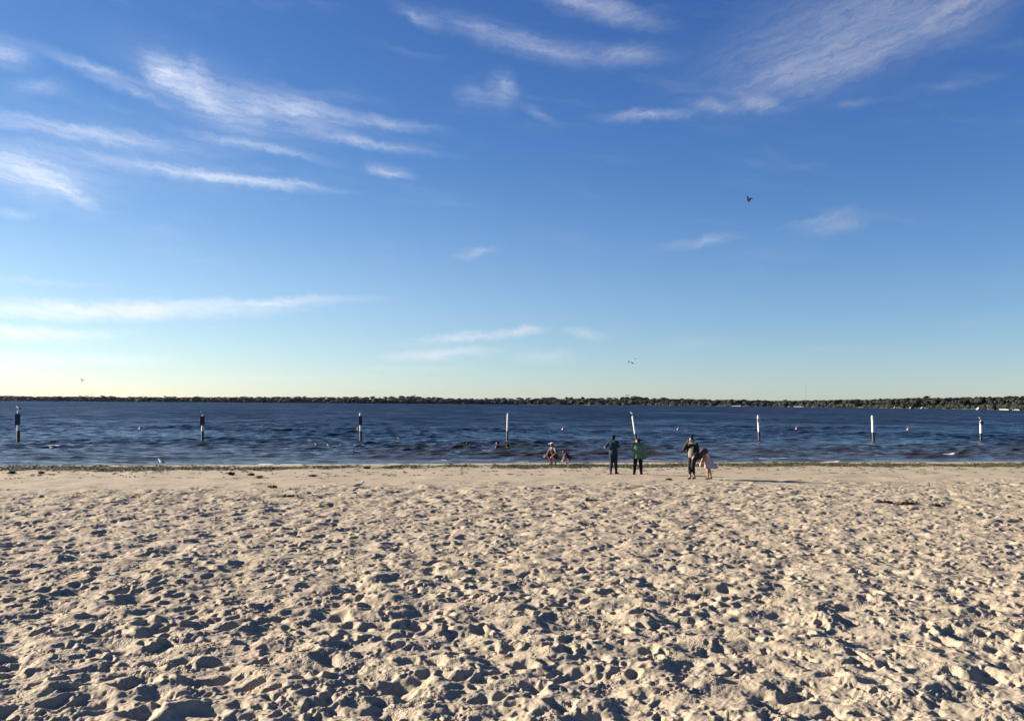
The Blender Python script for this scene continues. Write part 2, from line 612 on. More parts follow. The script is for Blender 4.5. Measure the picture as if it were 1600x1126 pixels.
def build_lake():
    rows = [34.0]
    while rows[-1] < 3600:
        y = rows[-1]
        rows.append(y + (0.14 if y < 62 else max(0.14, 0.0022 * y) if y < 130 else max(0.286, 0.0042 * (y / 130) ** 0.9 * y)))
    rows = np.array(rows)
    u = np.linspace(-1, 1, 560)
    e = np.array([.05, .12, .25, .4, .6])
    u = np.concatenate([-(1 + e[::-1]), u, 1 + e])
    W = 0.60 * rows + 2.0
    X = W[:, None] * u[None, :]
    Y = np.broadcast_to(rows[:, None], X.shape).copy()
    sp = np.maximum(np.gradient(rows)[:, None], W[:, None] * 2 / 560) * np.ones_like(X)
    d = -shore_d(X, Y)
    Z, DX, DY = wave(X, Y, sp)
    shoal = sstep(-0.6, 5.0, d)
    Z = Z * (0.18 + 0.82 * shoal)
    # small spilling crests that run up the last metres
    for off, amp in ((0.7, .03), (2.2, .032), (4.4, .028)):
        c = off + 0.45 * np.sin(X * .35 + off * 3) + 0.35 * np.sin(X * .83 + off) + .2 * np.sin(X * 1.9 + 2 * off)
        env = np.clip(0.55 + 0.6 * np.sin(X * .47 + off * 5) * np.sin(X * .21 + off), 0, 1.2)
        Z += amp * env * np.exp(-((d - c) / np.where(d < c, .22, .5)) ** 2)
    Z += 0.02 * np.sin(X * .9 + 1.3) * np.exp(-(d / 1.0) ** 2)
    foam = np.zeros_like(X)
    c0 = 0.05 + 0.16 * np.sin(X * .9) + .12 * np.sin(X * 2.3 + 1)
    foam += 0.45 * np.exp(-((d - c0) / .13) ** 2) * np.clip(np.sin(X * .8 + 2) + .6 * np.sin(X * 2.1), 0, 1)
    for px, py, L, T in FOAM_SPOTS:
        p = on_level(px, py, 0.05)
        foam += np.exp(-((X - p.x) / L) ** 4 - ((Y - p.y - 0.16 * (X - p.x)) / (T * 2.2)) ** 2)
    me = grid_mesh('lake_water', X + DX * shoal, Y + DY * shoal, Z, {'offshore': d, 'foam': foam})
    mt = material('lake water')
    n, link, m, mix, noise, remap, mapping = nodes_of(mt.node_tree)
    geo = n('ShaderNodeNewGeometry')
    pos = geo.outputs['Position']
    off = n('ShaderNodeAttribute', attribute_name='offshore').outputs['Fac']
    fo = n('ShaderNodeAttribute', attribute_name='foam').outputs['Fac']
    patch = noise(mapping(pos, (0, 0, 0), RAD(9), (14, 4, 1)), 1.0, 4, 0.6)
    body = mix(remap(m('ADD', off, m('MULTIPLY', m('SUBTRACT', patch, .5), 26)), 2, 34), (0.042, 0.041, 0.033), (0.01036, 0.01924, 0.02812))
    frot = remap(noise(mapping(pos, (0, 0, 0), RAD(9), (.5, .16, 1)), 1.0, 5, 0.7), 0.3, 0.62, 0, 1.4)
    fmask = remap(m('MULTIPLY', fo, frot), 0.28, 0.62)
    p = n('ShaderNodeBsdfPrincipled')
    link(mix(fmask, body, (0.5328, 0.5328, 0.518)), p.inputs['Base Color'])
    link(m('ADD', remap(fmask, 0, 1, 0.0, 0.6), remap(off, 15, 200, 0.12, 0.25)), p.inputs['Roughness'])
    p.inputs['IOR'].default_value = 1.333
    p.inputs['Specular IOR Level'].default_value = 0.29
    r1 = noise(mapping(pos, (0, 0, 0), RAD(6), (0.42, 0.14, 1)), 1.0, 4, 0.6)
    bp = n('ShaderNodeBump')
    bp.inputs['Strength'].default_value = 1.0
    bp.inputs['Distance'].default_value = 1.0
    link(m('MULTIPLY', r1, 0.045), bp.inputs['Height'])
    # far out the chop is finer than the mesh: its faces lean towards the beach it runs to, steeper and slacker in patches
    r2 = noise(mapping(pos, (0, 0, 0), RAD(-12), (2.2, 0.9, 1)), 1.0, 3, 0.6)
    r3 = noise(mapping(pos, (5, 0, 0), RAD(9), (7, 9, 1)), 1.0, 3, 0.6)
    r4 = noise(mapping(pos, (0, 9, 0), RAD(6), (40, 90, 1)), 1.0, 4, 0.65)
    far = remap(off, 12, 130)
    lean = m('ADD', m('MULTIPLY', m('SUBTRACT', r2, 0.5), 0.55), m('MULTIPLY', m('SUBTRACT', r3, 0.5), 0.55))
    lean = m('ADD', lean, m('MULTIPLY', m('SUBTRACT', r4, 0.5), 0.45))
    lean = m('MAXIMUM', m('ADD', lean, 0.24), 0.03)
    side = m('MULTIPLY', m('SUBTRACT', noise(mapping(pos, (3, 3, 0), RAD(20), (2.5, 1.6, 1)), 1.0, 2, 0.6), 0.5), 0.7)
    tilt = n('ShaderNodeCombineXYZ')
    link(m('MULTIPLY', side, far), tilt.inputs[0])
    link(m('MULTIPLY', lean, m('MULTIPLY', far, -1.0)), tilt.inputs[1])
    an = n('ShaderNodeVectorMath', operation='ADD')
    link(bp.outputs[0], an.inputs[0])
    link(tilt.outputs[0], an.inputs[1])
    bp = n('ShaderNodeVectorMath', operation='NORMALIZE')
    link(an.outputs[0], bp.inputs[0])
    link(bp.outputs[0], p.inputs['Normal'])
    o = n('ShaderNodeOutputMaterial')
    link(p.outputs[0], o.inputs[0])
    add('lake_water', me, mt, kind='structure')


build_lake()
# @@NEXT@@
# ------------------------------------------------------------------ the far shore
FPX_X = [-500, 0, 30, 60, 120, 200, 300, 400, 440, 480, 520, 600, 650, 680, 700, 725, 760, 800, 860, 900, 960, 1000, 1030, 1060, 1100, 1180, 1240, 1300, 1350, 1400, 1450, 1530, 1600, 1800, 2200]
EDGE_PX = lambda px: np.interp(px, [-500, 0, 400, 800, 1220, 1380, 1600, 1800, 2200], [623.0, 626.2, 628.9, 631.6, 635.0, 638.0, 641.0, 644.0, 652.0])
TOP_PX = [611, 617, 618.6, 619.3, 619.3, 619.8, 620, 619, 617.6, 619.6, 619.2, 618.8, 617.6, 619.6, 620.6, 622.6, 621.6, 621, 620, 619, 617, 617.2, 619.3, 620.8, 623.2, 625.6, 626.2, 626, 625, 623.2, 622.6, 622, 620, 617, 615]


def far_dist(px):
    return np.interp(px, [-500, 0, 800, 1000, 1220, 1400, 1600, 1800, 2200], [2700, 2700, 2700, 2450, 2000, 1250, 800, 640, 480])


def far_point(px, back=0.0):
    """a point of the far shore in the direction of photo column px, back metres behind the water"""
    D = far_dist(px) + back
    return (px - 800) / FPX * D, D


def far_top(px):
    return np.interp(px, FPX_X, np.array(EDGE_PX(np.array(FPX_X))) - np.array(TOP_PX)) / FPX * far_dist(px)


def bank_z(px, back):
    top = far_top(px)
    return 0.7 + np.maximum(1.0, top - 12.5) * sstep(8, 190, back) + 1.2 * sstep(0, 12, back)


def build_far_shore():
    px = np.linspace(-480, 2180, 260)
    back = np.array([-6, 0, 4, 10, 25, 60, 110, 170, 260, 500, 1200.])
    P, B = np.meshgrid(px, back)
    X, Y = far_point(P, B)
    Z = np.where(B < 0, -0.6, bank_z(P, B) - 0.7 * (B < 2))
    Z = np.where(B > 300, Z * 0.6, Z)
    me = grid_mesh('far_bank', X, Y, Z, {'back': B})
    mt = material('far bank')
    n, link, m, mix, noise, remap, mapping = nodes_of(mt.node_tree)
    geo = n('ShaderNodeNewGeometry')
    bk = n('ShaderNodeAttribute', attribute_name='back').outputs['Fac']
    f = noise(geo.outputs['Position'], 0.03, 4, 0.6)
    c = mix(remap(f, .4, .6), (0.01332, 0.01924, 0.01036), (0.0222, 0.02516, 0.0148))
    sandy = m('MULTIPLY', remap(bk, 6, 2), remap(noise(geo.outputs['Position'], 0.012, 3, 0.5), 0.56, 0.62))
    c = mix(sandy, c, (0.222, 0.1924, 0.148))
    p = n('ShaderNodeBsdfPrincipled')
    link(c, p.inputs['Base Color'])
    p.inputs['Roughness'].default_value = 0.9
    o = n('ShaderNodeOutputMaterial')
    link(p.outputs[0], o.inputs[0])
    add('far_bank', me, mt, kind='structure')

    # the wood on it: crowns of ragged leaf clumps
    g = np.random.default_rng(17)
    bm = bmesh.new()
    bmesh.ops.create_icosphere(bm, subdivisions=1, radius=1)
    ico = np.array([v.co[:] for v in bm.verts])
    fac = np.array([[v.index for v in f.verts] for f in bm.faces])
    bm.free()
    co, fc = [], []
    base = 0
    N = 2700
    for i in range(N):
        q = g.uniform(-330, 1950)
        near = far_dist(q) < 1500
        b = abs(g.normal(0, 70 if not near else 60)) + 6
        x, y = far_point(q, b)
        top = far_top(q)
        h = min(g.uniform(8.5, 13.5), top * g.uniform(.75, 1.0))
        if g.random() < .12:
            h *= 1.12
        z0 = bank_z(q, b)
        if z0 + h > top * 1.07 + 1:
            h = max(4.0, top * g.uniform(.95, 1.07) - z0)
        w = h * g.uniform(.38, .60) * (1.0 if near else 1.5)
        for k in range(4 if near else 3):
            r = w * g.uniform(.5, .95)
            ox, oy, oz = g.normal(0, .5, 3) * w
            cz = z0 + h * (.62 if k else .74) + oz * .45
            j = ico * (1 + g.normal(0, .17, (len(ico), 1)))
            j = j * np.array([r, r, min(r * g.uniform(.7, 1.0), max(1.2, z0 + h - cz)) * .9])
            j += np.array([x + ox, y + oy, cz])
            co.append(j)
            fc.append(fac + base)
            base += len(ico)
    # low scrub that closes the wood to the water
    for i in range(1500):
        q = g.uniform(-330, 1950)
        b = g.uniform(2, 16)
        x, y = far_point(q, b)
        r = g.uniform(2.0, 4.6) * (1.0 if far_dist(q) < 1500 else 1.6)
        j = ico * (1 + g.normal(0, .15, (len(ico), 1))) * np.array([r * 1.3, r, r * g.uniform(.6, 1.1)]) + np.array([x, y, bank_z(q, b) + r * .35])
        co.append(j)
        fc.append(fac + base)
        base += len(ico)
    me = raw_mesh('forest', np.concatenate(co), np.concatenate(fc))
    mt = material('far foliage')
    n, link, m, mix, noise, remap, mapping = nodes_of(mt.node_tree)
    geo = n('ShaderNodeNewGeometry')
    f = noise(geo.outputs['Position'], 0.06, 3, 0.6)
    f2 = noise(geo.outputs['Position'], 0.5, 4, 0.7)
    c = mix(remap(f, .4, .62), (0.0042, 0.0078, 0.0052), (0.0085, 0.0120, 0.0070))
    c = mix(remap(f2, .5, .75, 0, .6), c, (0.011, 0.0135, 0.008))
    p = n('ShaderNodeBsdfPrincipled')
    link(c, p.inputs['Base Color'])
    p.inputs['Roughness'].default_value = 0.8
    p.inputs['Specular IOR Level'].default_value = 0.2
    bp = n('ShaderNodeBump')
    bp.inputs['Strength'].default_value = 1.0
    bp.inputs['Distance'].default_value = 0.8
    link(f2, bp.inputs['Height'])
    link(bp.outputs[0], p.inputs['Normal'])
    o = n('ShaderNodeOutputMaterial')
    link(p.outputs[0], o.inputs[0])
    add('forest', me, mt, kind='stuff')


build_far_shore()


def box(bm, c, s, rz=0.0, taper=1.0):
    """a box of size s centred at c"""
    mt = Matrix.Translation(c) @ Matrix.Rotation(rz, 4, 'Z')
    v = []
    for z in (-1, 1):
        t = taper if z > 0 else 1.0
        for x, y in ((-1, -1), (1, -1), (1, 1), (-1, 1)):
            v.append(bm.verts.new(mt @ Vector((x * s[0] / 2 * t, y * s[1] / 2 * t, z * s[2] / 2))))
    for f in ((3, 2, 1, 0), (4, 5, 6, 7), (0, 1, 5, 4), (1, 2, 6, 5), (2, 3, 7, 6), (3, 0, 4, 7)):
        bm.faces.new([v[i] for i in f])


def gable(bm, w, d, z, h, over):
    """a gabled roof whose ridge runs along X"""
    pts = []
    for x in (-w / 2 - over, w / 2 + over):
        pts += [bm.verts.new((x, -d / 2 - over, z)), bm.verts.new((x, 0, z + h)), bm.verts.new((x, d / 2 + over, z))]
    a = pts
    bm.faces.new((a[0], a[1], a[4], a[3]))
    bm.faces.new((a[1], a[2], a[5], a[4]))
    bm.faces.new((a[0], a[2], a[1]))
    bm.faces.new((a[3], a[4], a[5]))
    bm.faces.new((a[0], a[3], a[5], a[2]))


def mesh_of(bm, name):
    bmesh.ops.recalc_face_normals(bm, faces=bm.faces)
    me = bpy.data.meshes.new(name)
    bm.to_mesh(me)
    bm.free()
    return me


M_WHITE = plain('weathered white paint', (0.5616, 0.5616, 0.5382), 0.55, 0.10, 3)
M_PALE = plain('pale house wall', (0.234, 0.2262, 0.2106), 0.8, 0.08, .3)
M_BRICK = plain('rose house wall', (0.3276, 0.2184, 0.1794), 0.8, 0.12, .3)
M_ROOF = plain('grey roof', (0.1248, 0.117, 0.117), 0.8, 0.15, .4)
M_ROOF_LIGHT = plain('pale roof', (0.4836, 0.4524, 0.39), 0.7, 0.08, .4)
M_GLASS = plain('dark window', (0.0156, 0.0195, 0.0234), 0.15, 0.1, 1, 0.5)
M_METAL = plain('galvanised metal', (0.273, 0.2808, 0.2886), 0.45, 0.1, 2)


def house(px, back, w, d, h, wall, roof, label, lift=0.0, rz=0.0, roof_h=2.4):
    x, y = far_point(px, back)
    z = bank_z(px, back) - 0.4 + lift
    t = thing('far_house', label, 'house', (x, y, z), rz - math.atan2(x, y) , None)
    bm = bmesh.new()
    box(bm, (0, 0, h / 2 - 1), (w, d, h + 2))
    add('wall', mesh_of(bm, 'wall'), wall, t)
    bm = bmesh.new()
    gable(bm, w, d, h + 0.003, roof_h, .5)
    add('roof', mesh_of(bm, 'roof'), roof, t)
    nwin = max(2, int(w / 3.2))
    bm = bmesh.new()
    box(bm, (0, 0, 0), (1.3, .16, 1.4))
    wm = mesh_of(bm, 'window')
    for k in range(nwin):
        o = add('window', wm, M_GLASS, t)
        o.location = (-w / 2 + w * (k + .5) / nwin, -d / 2 - .02, h * .55)


house(497, 6, 9, 7, 4.0, M_PALE, M_ROOF, 'low grey roofed house among trees above the far water, left of centre')
house(535, 4, 6, 5, 3.6, M_WHITE, M_ROOF, 'tiny white boathouse at the far water, straight above the post with the red buoy')
house(689, 5, 5, 5, 3.4, M_WHITE, M_ROOF, 'tiny white cabin on the far shore beside the slipway')
house(1386, 42, 9, 7, 5.2, M_BRICK, M_ROOF, 'rose brick house half hidden in trees above the far shore', 3.0)
house(1466, 60, 9, 7, 5.0, M_BRICK, M_ROOF_LIGHT, 'dull brick house with pale roof halfway up the wooded bank', 3.5)
house(1491, 110, 10, 8, 5.0, M_WHITE, M_ROOF_LIGHT, 'white house poking out of the treetops near the skyline', 3.2)
house(1588, 50, 11, 8, 5.4, M_PALE, M_ROOF, 'grey house with gable on the wooded bank at the far right', 2.6)
house(1546, 5, 5, 4, 2.6, M_PALE, M_ROOF, 'small grey boat shed on the far waterline', 0, 0, 1.6)


def slipway(px, L, label):
    x, y = far_point(px, 0)
    t = thing('slipway', label, 'slipway', (x, y, 0), -math.atan2(x, y))
    bm = bmesh.new()
    v = [bm.verts.new(p) for p in ((-L / 2, 0, 6.2), (-L / 2, 9, 6.2), (L / 2, 9, .4), (L / 2, 0, .4), (-L / 2, 0, -1), (-L / 2, 9, -1), (L / 2, 9, -1), (L / 2, 0, -1))]
    for f in ((0, 3, 2, 1), (4, 5, 6, 7), (0, 4, 7, 3), (3, 7, 6, 2), (2, 6, 5, 1), (1, 5, 4, 0)):
        bm.faces.new([v[i] for i in f])
    add('ramp', mesh_of(bm, 'ramp'), M_ROOF_LIGHT, t)
    bm = bmesh.new()
    for s in (-.3, 0, .3):
        box(bm, (L * s, -.15, 1.6), (.4, .3, 3.4))
    add('fender_piles', mesh_of(bm, 'fender_piles'), M_ROOF, t, kind='stuff')


slipway(727, 17, 'pale sloping slipway running into the far water')


def quay(px0, px1, h, label, mt):
    x0, y0 = far_point(px0, -7)
    x1, y1 = far_point(px1, -7)
    L = math.hypot(x1 - x0, y1 - y0)
    t = thing('quay', label, 'quay', ((x0 + x1) / 2, (y0 + y1) / 2, 0), math.atan2(y1 - y0, x1 - x0))
    bm = bmesh.new()
    box(bm, (0, 0, h / 2 - .5), (L, 1.6, h + 1))
    add('quay_wall', mesh_of(bm, 'quay_wall'), mt, t)
    bm = bmesh.new()
    box(bm, (0, -.1, h + .13), (L + .4, 2.2, .25))
    add('coping', mesh_of(bm, 'coping'), mt, t)


M_STONE = plain('pale quay concrete', (0.1716, 0.1638, 0.1443), 0.85, 0.1, .5)
quay(1144, 1158, 1.2, 'short pale quay at the foot of the far woods, right of centre', M_STONE)
quay(1232, 1256, .9, 'long low pale quay under the radio mast', M_STONE)
quay(1561, 1577, .8, 'long bright quay at the far right of the far shore', M_PALE)
quay(1583, 1594, .8, 'short dull quay beside the long bright one', M_STONE)


def far_boat(px, L, label, mt):
    x, y = far_point(px, -14)
    t = thing('moored_boat', label, 'boat', (x, y, 0), 0.3)
    bm = bmesh.new()
    st = [(-.5, .26, .9), (-.25, .32, .85), (.1, .32, .9), (.35, .2, 1.0), (.5, .02, 1.15)]
    rings = []
    for u, w, hh in st:
        rings.append([bm.verts.new((u * L, s * w * L, z)) for s, z in ((-1, hh), (-.6, -.2), (.6, -.2), (1, hh))])
    for a, b in zip(rings, rings[1:]):
        for k in range(4):
            bm.faces.new((a[k], b[k], b[(k + 1) % 4], a[(k + 1) % 4]))
    bm.faces.new(rings[0])
    bm.faces.new(rings[-1][::-1])
    add('hull', mesh_of(bm, 'hull'), mt, t)
    bm = bmesh.new()
    box(bm, (-.05 * L, 0, 1.5), (L * .4, L * .4, 1.2), 0, .8)
    add('cabin', mesh_of(bm, 'cabin'), mt, t)


far_boat(1529, 5.2, 'bright white motorboat moored below the far right woods', M_WHITE)
far_boat(1441, 4.6, 'white boat moored under the dull brick house', M_PALE)
far_boat(1423, 3.8, 'small grey boat moored just left of the white one', M_PALE)
far_boat(1398, 3.6, 'small pale boat moored below the rose brick house', M_PALE)
far_boat(513, 5.0, 'tiny white boat on the far water beside the white boathouse', M_PALE)


def radio_mast():
    x, y = far_point(1259.5, 260)
    t = thing('radio_mast', 'faint thin radio mast rising behind the far woods', 'mast', (x, y, 4))
    bm = bmesh.new()
    h = 44.0
    for sx, sy in ((-1, -1), (1, -1), (0, 1)):
        v0 = Vector((sx * 1.1, sy * 1.1, 0))
        v1 = Vector((sx * .25, sy * .25, h))
        c = (v0 + v1) / 2
        box(bm, c, (.16, .16, h))
    add('leg', mesh_of(bm, 'leg'), M_METAL, t, kind='stuff')
    bm = bmesh.new()
    for k in range(28):
        box(bm, (0, 0, 1 + k * 1.55), (1.6 - k * .035, 1.2 - k * .03, .07), k * .7)
    add('brace', mesh_of(bm, 'brace'), M_METAL, t, kind='stuff')
    bm = bmesh.new()
    box(bm, (0, 0, h + 2.6), (.18, .18, 5.2))
    add('antenna', mesh_of(bm, 'antenna'), M_METAL, t)


radio_mast()


def haze_box():
    bm = bmesh.new()
    box(bm, (0, 1775, 28.5), (7400, 4450, 65))
    me = mesh_of(bm, 'haze')
    mt = material('lake haze')
    n, link, m, mix, noise, remap, mapping = nodes_of(mt.node_tree)
    v = n('ShaderNodeVolumePrincipled')
    v.inputs['Color'].default_value = (0.58, 0.72, 0.95, 1)
    v.inputs['Density'].default_value = 0.000005
    v.inputs['Anisotropy'].default_value = 0.4
    o = n('ShaderNodeOutputMaterial')
    link(v.outputs[0], o.inputs['Volume'])
    add('haze', me, mt, kind='stuff')


haze_box()

# ------------------------------------------------------------------ solid shapes from rounded pieces
TMP = []


def fuse(bm, name, mt, parent, voxel=0.014, smooth=2):
    """one continuous surface over everything collected in bm"""
    me = mesh_of(bm, name + '_raw')
    o = bpy.data.objects.new(name + '_raw', me)
    COL.objects.link(o)
    r = o.modifiers.new('r', 'REMESH')
    r.mode = 'VOXEL'
    r.voxel_size = voxel
    s = o.modifiers.new('s', 'SMOOTH')
    s.factor = 0.5
    s.iterations = smooth
    dg = bpy.context.evaluated_depsgraph_get()
    out = bpy.data.meshes.new_from_object(o.evaluated_get(dg))
    out.name = name
    bpy.data.objects.remove(o)
    bpy.data.meshes.remove(me)
    out.polygons.foreach_set('use_smooth', np.ones(len(out.polygons), bool))
    out.materials.clear()
    return add(name, out, mt, parent)


def cap(bm, p0, r0, p1, r1, seg=10):
    """a tapered, round-ended limb"""
    p0, p1 = Vector(p0), Vector(p1)
    ax = p1 - p0
    L = ax.length
    q = ax.to_track_quat('Z', 'Y') if L > 1e-6 else Matrix.Identity(3).to_quaternion()
    prof = [(r0 * math.sin(t), -r0 * math.cos(t)) for t in (.35, .8, 1.25)]
    prof += [(r0, 0), (r1, L)] + [(r1 * math.cos(t), L + r1 * math.sin(t)) for t in (.35, .8, 1.25)]
    rings = [[bm.verts.new(p0 + q @ Vector((r * math.cos(k * 6.2832 / seg), r * math.sin(k * 6.2832 / seg), z))) for k in range(seg)] for r, z in prof]
    for a, b in zip(rings, rings[1:]):
        for k in range(seg):
            bm.faces.new((a[k], a[(k + 1) % seg], b[(k + 1) % seg], b[k]))
    bm.faces.new(rings[0][::-1])
    bm.faces.new(rings[-1])


def ell(bm, c, r, rot=None, sub=2):
    mt = Matrix.Translation(c) @ (rot.to_4x4() if rot else Matrix.Identity(4)) @ Matrix.Diagonal((*r, 1))
    bmesh.ops.create_icosphere(bm, subdivisions=sub, radius=1, matrix=mt)


def loft(bm, rings, seg=16, fold=0.0, nf=7, ph=0.0):
    """stacked rings (centre, rx, ry), closed at both ends; fold ripples the cloth more towards the last ring"""
    R = []
    for i, (c, rx, ry) in enumerate(rings):
        f = fold * i / (len(rings) - 1)
        R.append([bm.verts.new((c[0] + rx * math.cos(t) * (1 + f * math.sin(nf * t + ph)), c[1] + ry * math.sin(t) * (1 + f * math.sin(nf * t + ph)), c[2])) for t in (k * 6.2832 / seg for k in range(seg))])
    for a, b in zip(R, R[1:]):
        for k in range(seg):
            bm.faces.new((a[k], a[(k + 1) % seg], b[(k + 1) % seg], b[k]))
    bm.faces.new(R[0][::-1])
    bm.faces.new(R[-1])


# ------------------------------------------------------------------ people
SKIN = plain('skin', (0.2808, 0.1677, 0.1131), 0.55, 0.08, 9, 0.35)
SKIN_DARK = plain('brown skin', (0.195, 0.1092, 0.0702), 0.55, 0.08, 9, 0.35)
HAIR = plain('dark hair', (0.00624, 0.00546, 0.00468), 0.75, 0.3, 40, 0.15)
HAIR_BROWN = plain('brown hair', (0.0468, 0.02652, 0.01716), 0.55, 0.3, 40, 0.4)
M_EYE = plain('dark eye', (0.0156, 0.0117, 0.00936), 0.2, 0.1, 1, 0.5)

J0 = dict(head=(0, .03, 1.525), neck=(0, -.005, 1.40), shL=(-.165, 0, 1.335), shR=(.165, 0, 1.335), chest=(0, 0, 1.2),
          elL=(-.225, -.03, 1.07), elR=(.225, -.03, 1.07), haL=(-.235, .07, .86), haR=(.235, .07, .86),
          hpL=(-.085, 0, .88), hpR=(.085, 0, .88), knL=(-.095, .02, .48), knR=(.095, .02, .48), anL=(-.1, -.02, .08), anR=(.1, -.02, .08),
          toL=(-.115, .12, .03), toR=(.115, .12, .03), look=0.0, nod=0.0)


def V(a):
    return Vector(a)


def torso(bm, j, e=0.0, fat=1.0, low=True):
    sl, sr, hl, hr, nk = V(j['shL']), V(j['shR']), V(j['hpL']), V(j['hpR']), V(j['neck'])
    cm = (sl + sr) / 2
    cap(bm, sl * .95 + cm * .05, .055 + e, sr * .95 + cm * .05, .055 + e)
    for t in (.28, .5, .72):
        a = sl.lerp(sr, t) - (nk - (hl + hr) / 2).normalized() * .07
        b = hl.lerp(hr, t)
        w = a.lerp(b, .58)
        cap(bm, a, .098 * fat + e, w, .088 * fat + e)
        cap(bm, w, .088 * fat + e, b, .098 * fat + e)
    if low:
        cap(bm, hl, .092 * fat + e, hr, .092 * fat + e)


def arm(bm, j, s, e=0.0, part=(0, 1)):
    a, b, c = V(j['sh' + s]), V(j['el' + s]), V(j['ha' + s])
    if part[0] == 0:
        cap(bm, a, .052 + e, a.lerp(b, min(1, part[1] * 2)), .041 + e)
    if part[1] > .5:
        cap(bm, b, .039 + e, b.lerp(c, (part[1] - .5) * 2), .027 + e * .8)


def hand(bm, j, s):
    b, c = V(j['el' + s]), V(j['ha' + s])
    d = (c - b).normalized()
    side = d.cross(Vector((0, 0, 1)))
    side = side.normalized() if side.length > .1 else Vector((1, 0, 0))
    up = side.cross(d)
    p = c + d * .075
    cap(bm, c + side * .014, .022, p + side * .022, .019)
    cap(bm, c - side * .014, .022, p - side * .022, .019)
    for k, (o, L) in enumerate(((-.033, .062), (-.011, .078), (.011, .074), (.033, .056))):
        q = p + side * o
        kn = q + d * L * .5 + up * .006
        cap(bm, q, .0115, kn, .0105, 8)
        cap(bm, kn, .0105, kn + d * L * .42 - up * .022, .009, 8)
    t = c + d * .02 + side * .03
    cap(bm, t, .014, t + d * .035 + side * .032, .011, 8)
    cap(bm, t + d * .035 + side * .032, .011, t + d * .065 + side * .036, .009, 8)


def leg(bm, j, s, e=0.0, end=1.0, fat=1.0):
    h, k, a = V(j['hp' + s]), V(j['kn' + s]), V(j['an' + s])
    cap(bm, h, .086 * fat + e, h.lerp(k, min(1, end * 2)), .06 * fat + e)
    if end > .5:
        q = k.lerp(a, (end - .5) * 2)
        cap(bm, k, .057 * fat + e, k.lerp(q, .35), .055 * fat + e)
        cap(bm, k.lerp(q, .35), .055 * fat + e, q, .036 + e)


def foot(bm, j, s, e=0.0):
    a, t = V(j['an' + s]), V(j['to' + s])
    d = (t - a)
    d.z = 0
    d = d.normalized()
    cap(bm, a, .038 + e, a - d * .03 - Vector((0, 0, a.z - .034)), .034 + e)
    cap(bm, a - d * .02 - Vector((0, 0, a.z - .034)), .034 + e, t, .027 + e)
    cap(bm, a, .036 + e, t - d * .03, .03 + e)


def person(label, loc, rz, pose, skin, scale=1.0, toes=True, eyes=True):
    """Empty at the feet + one continuous body; clothes and hair are added by the caller"""
    j = dict(J0)
    j.update(pose)
    t = thing('person', label, 'person', loc, rz)
    t.scale = (scale,) * 3
    bm = bmesh.new()
    torso(bm, j)
    hd = V(j['head'])
    q = Matrix.Rotation(j['look'], 3, 'Z') @ Matrix.Rotation(j['nod'], 3, 'X')
    ell(bm, hd, (.072, .088, .108), q)
    ell(bm, hd + q @ Vector((0, .030, -.052)), (.052, .056, .058), q)                       # jaw
    cap(bm, hd + q @ Vector((0, .085, .005)), .010, hd + q @ Vector((0, .104, -.024)), .014)   # nose
    cap(bm, hd + q @ Vector((-.02, .083, -.058)), .009, hd + q @ Vector((.02, .083, -.058)), .009)  # lips
    for s in (-1, 1):
        ell(bm, hd + q @ Vector((s * .075, -.008, -.01)), (.010, .022, .032), q, 1)
    cap(bm, j['neck'], .052, hd - q @ Vector((0, .02, .05)), .048)
    cap(bm, V(j['neck']) - Vector((0, 0, .05)), .075, j['neck'], .053)
    for s in 'LR':
        arm(bm, j, s)
        hand(bm, j, s)
        leg(bm, j, s)
        foot(bm, j, s)
    fuse(bm, 'body', skin, t, 0.0125, 1)
    if eyes:
        bm = bmesh.new()
        ell(bm, (0, 0, 0), (.011, .008, .008), None, 1)
        em = mesh_of(bm, 'eye')
        for s in (-1, 1):
            o = add('eye', em, M_EYE, t)
            o.location = hd + q @ Vector((s * .030, .083, .012))
    return t, j, hd, q


def hair_cap(bm, hd, q, back=.0, vol=1.0):
    ell(bm, hd + q @ Vector((0, -.020, .022)), (.083 * vol, .086 * vol, .105 * vol), q)
    ell(bm, hd + q @ Vector((0, -.045 - back, -.02)), (.078 * vol, .062 * vol, .095 * vol), q)


def sand_at(px, py, sink=0.0):
    p = on_level(px, py, 0.2)
    for _ in range(4):
        z = float(sand_height(np.array([[p.x]]), np.array([[p.y]]))[0, 0])
        p = on_level(px, py, z)
    p.z = z - sink
    return p


def clothing(t, name, fn, mt, voxel=.015, smooth=2):
    bm = bmesh.new()
    fn(bm)
    return fuse(bm, name, mt, t, voxel, smooth)


# --- woman in a teal T-shirt, her back to us, hand on hip
M_TEAL = plain('dark teal cotton', (0.00546, 0.03354, 0.0507), 0.85, 0.2, 12, 0.2)
M_NAVY = plain('navy trousers', (0.01404, 0.01716, 0.03744), 0.85, 0.2, 12, 0.2)
M_SHOE = plain('dark shoe', (0.0156, 0.01326, 0.01248), 0.6, 0.2, 12)
t, j, hd, q = person('woman in teal T-shirt and navy trousers, hand on hip, back turned', sand_at(958.5, 740), RAD(-16),
                     dict(elL=(-.36, -.06, 1.10), haL=(-.205, -.03, 1.01), elR=(.215, .05, 1.09), haR=(.12, .22, 1.08), look=RAD(-14),
                          anL=(-.115, -.02, .08), anR=(.115, .0, .08), knL=(-.085, .03, .48), knR=(.09, .04, .48), toR=(.17, .12, .03)), SKIN, 0.985)


def f(bm):
    torso(bm, j, .022, 1.0)
    for s in 'LR':
        arm(bm, j, s, .018, (0, .40))
    loft(bm, [((0, 0, 1.0), .155, .12), ((0, 0, .90), .168, .128), ((0, 0, .83), .172, .13)], 18, .04, 5)


clothing(t, 'shirt', f, M_TEAL)


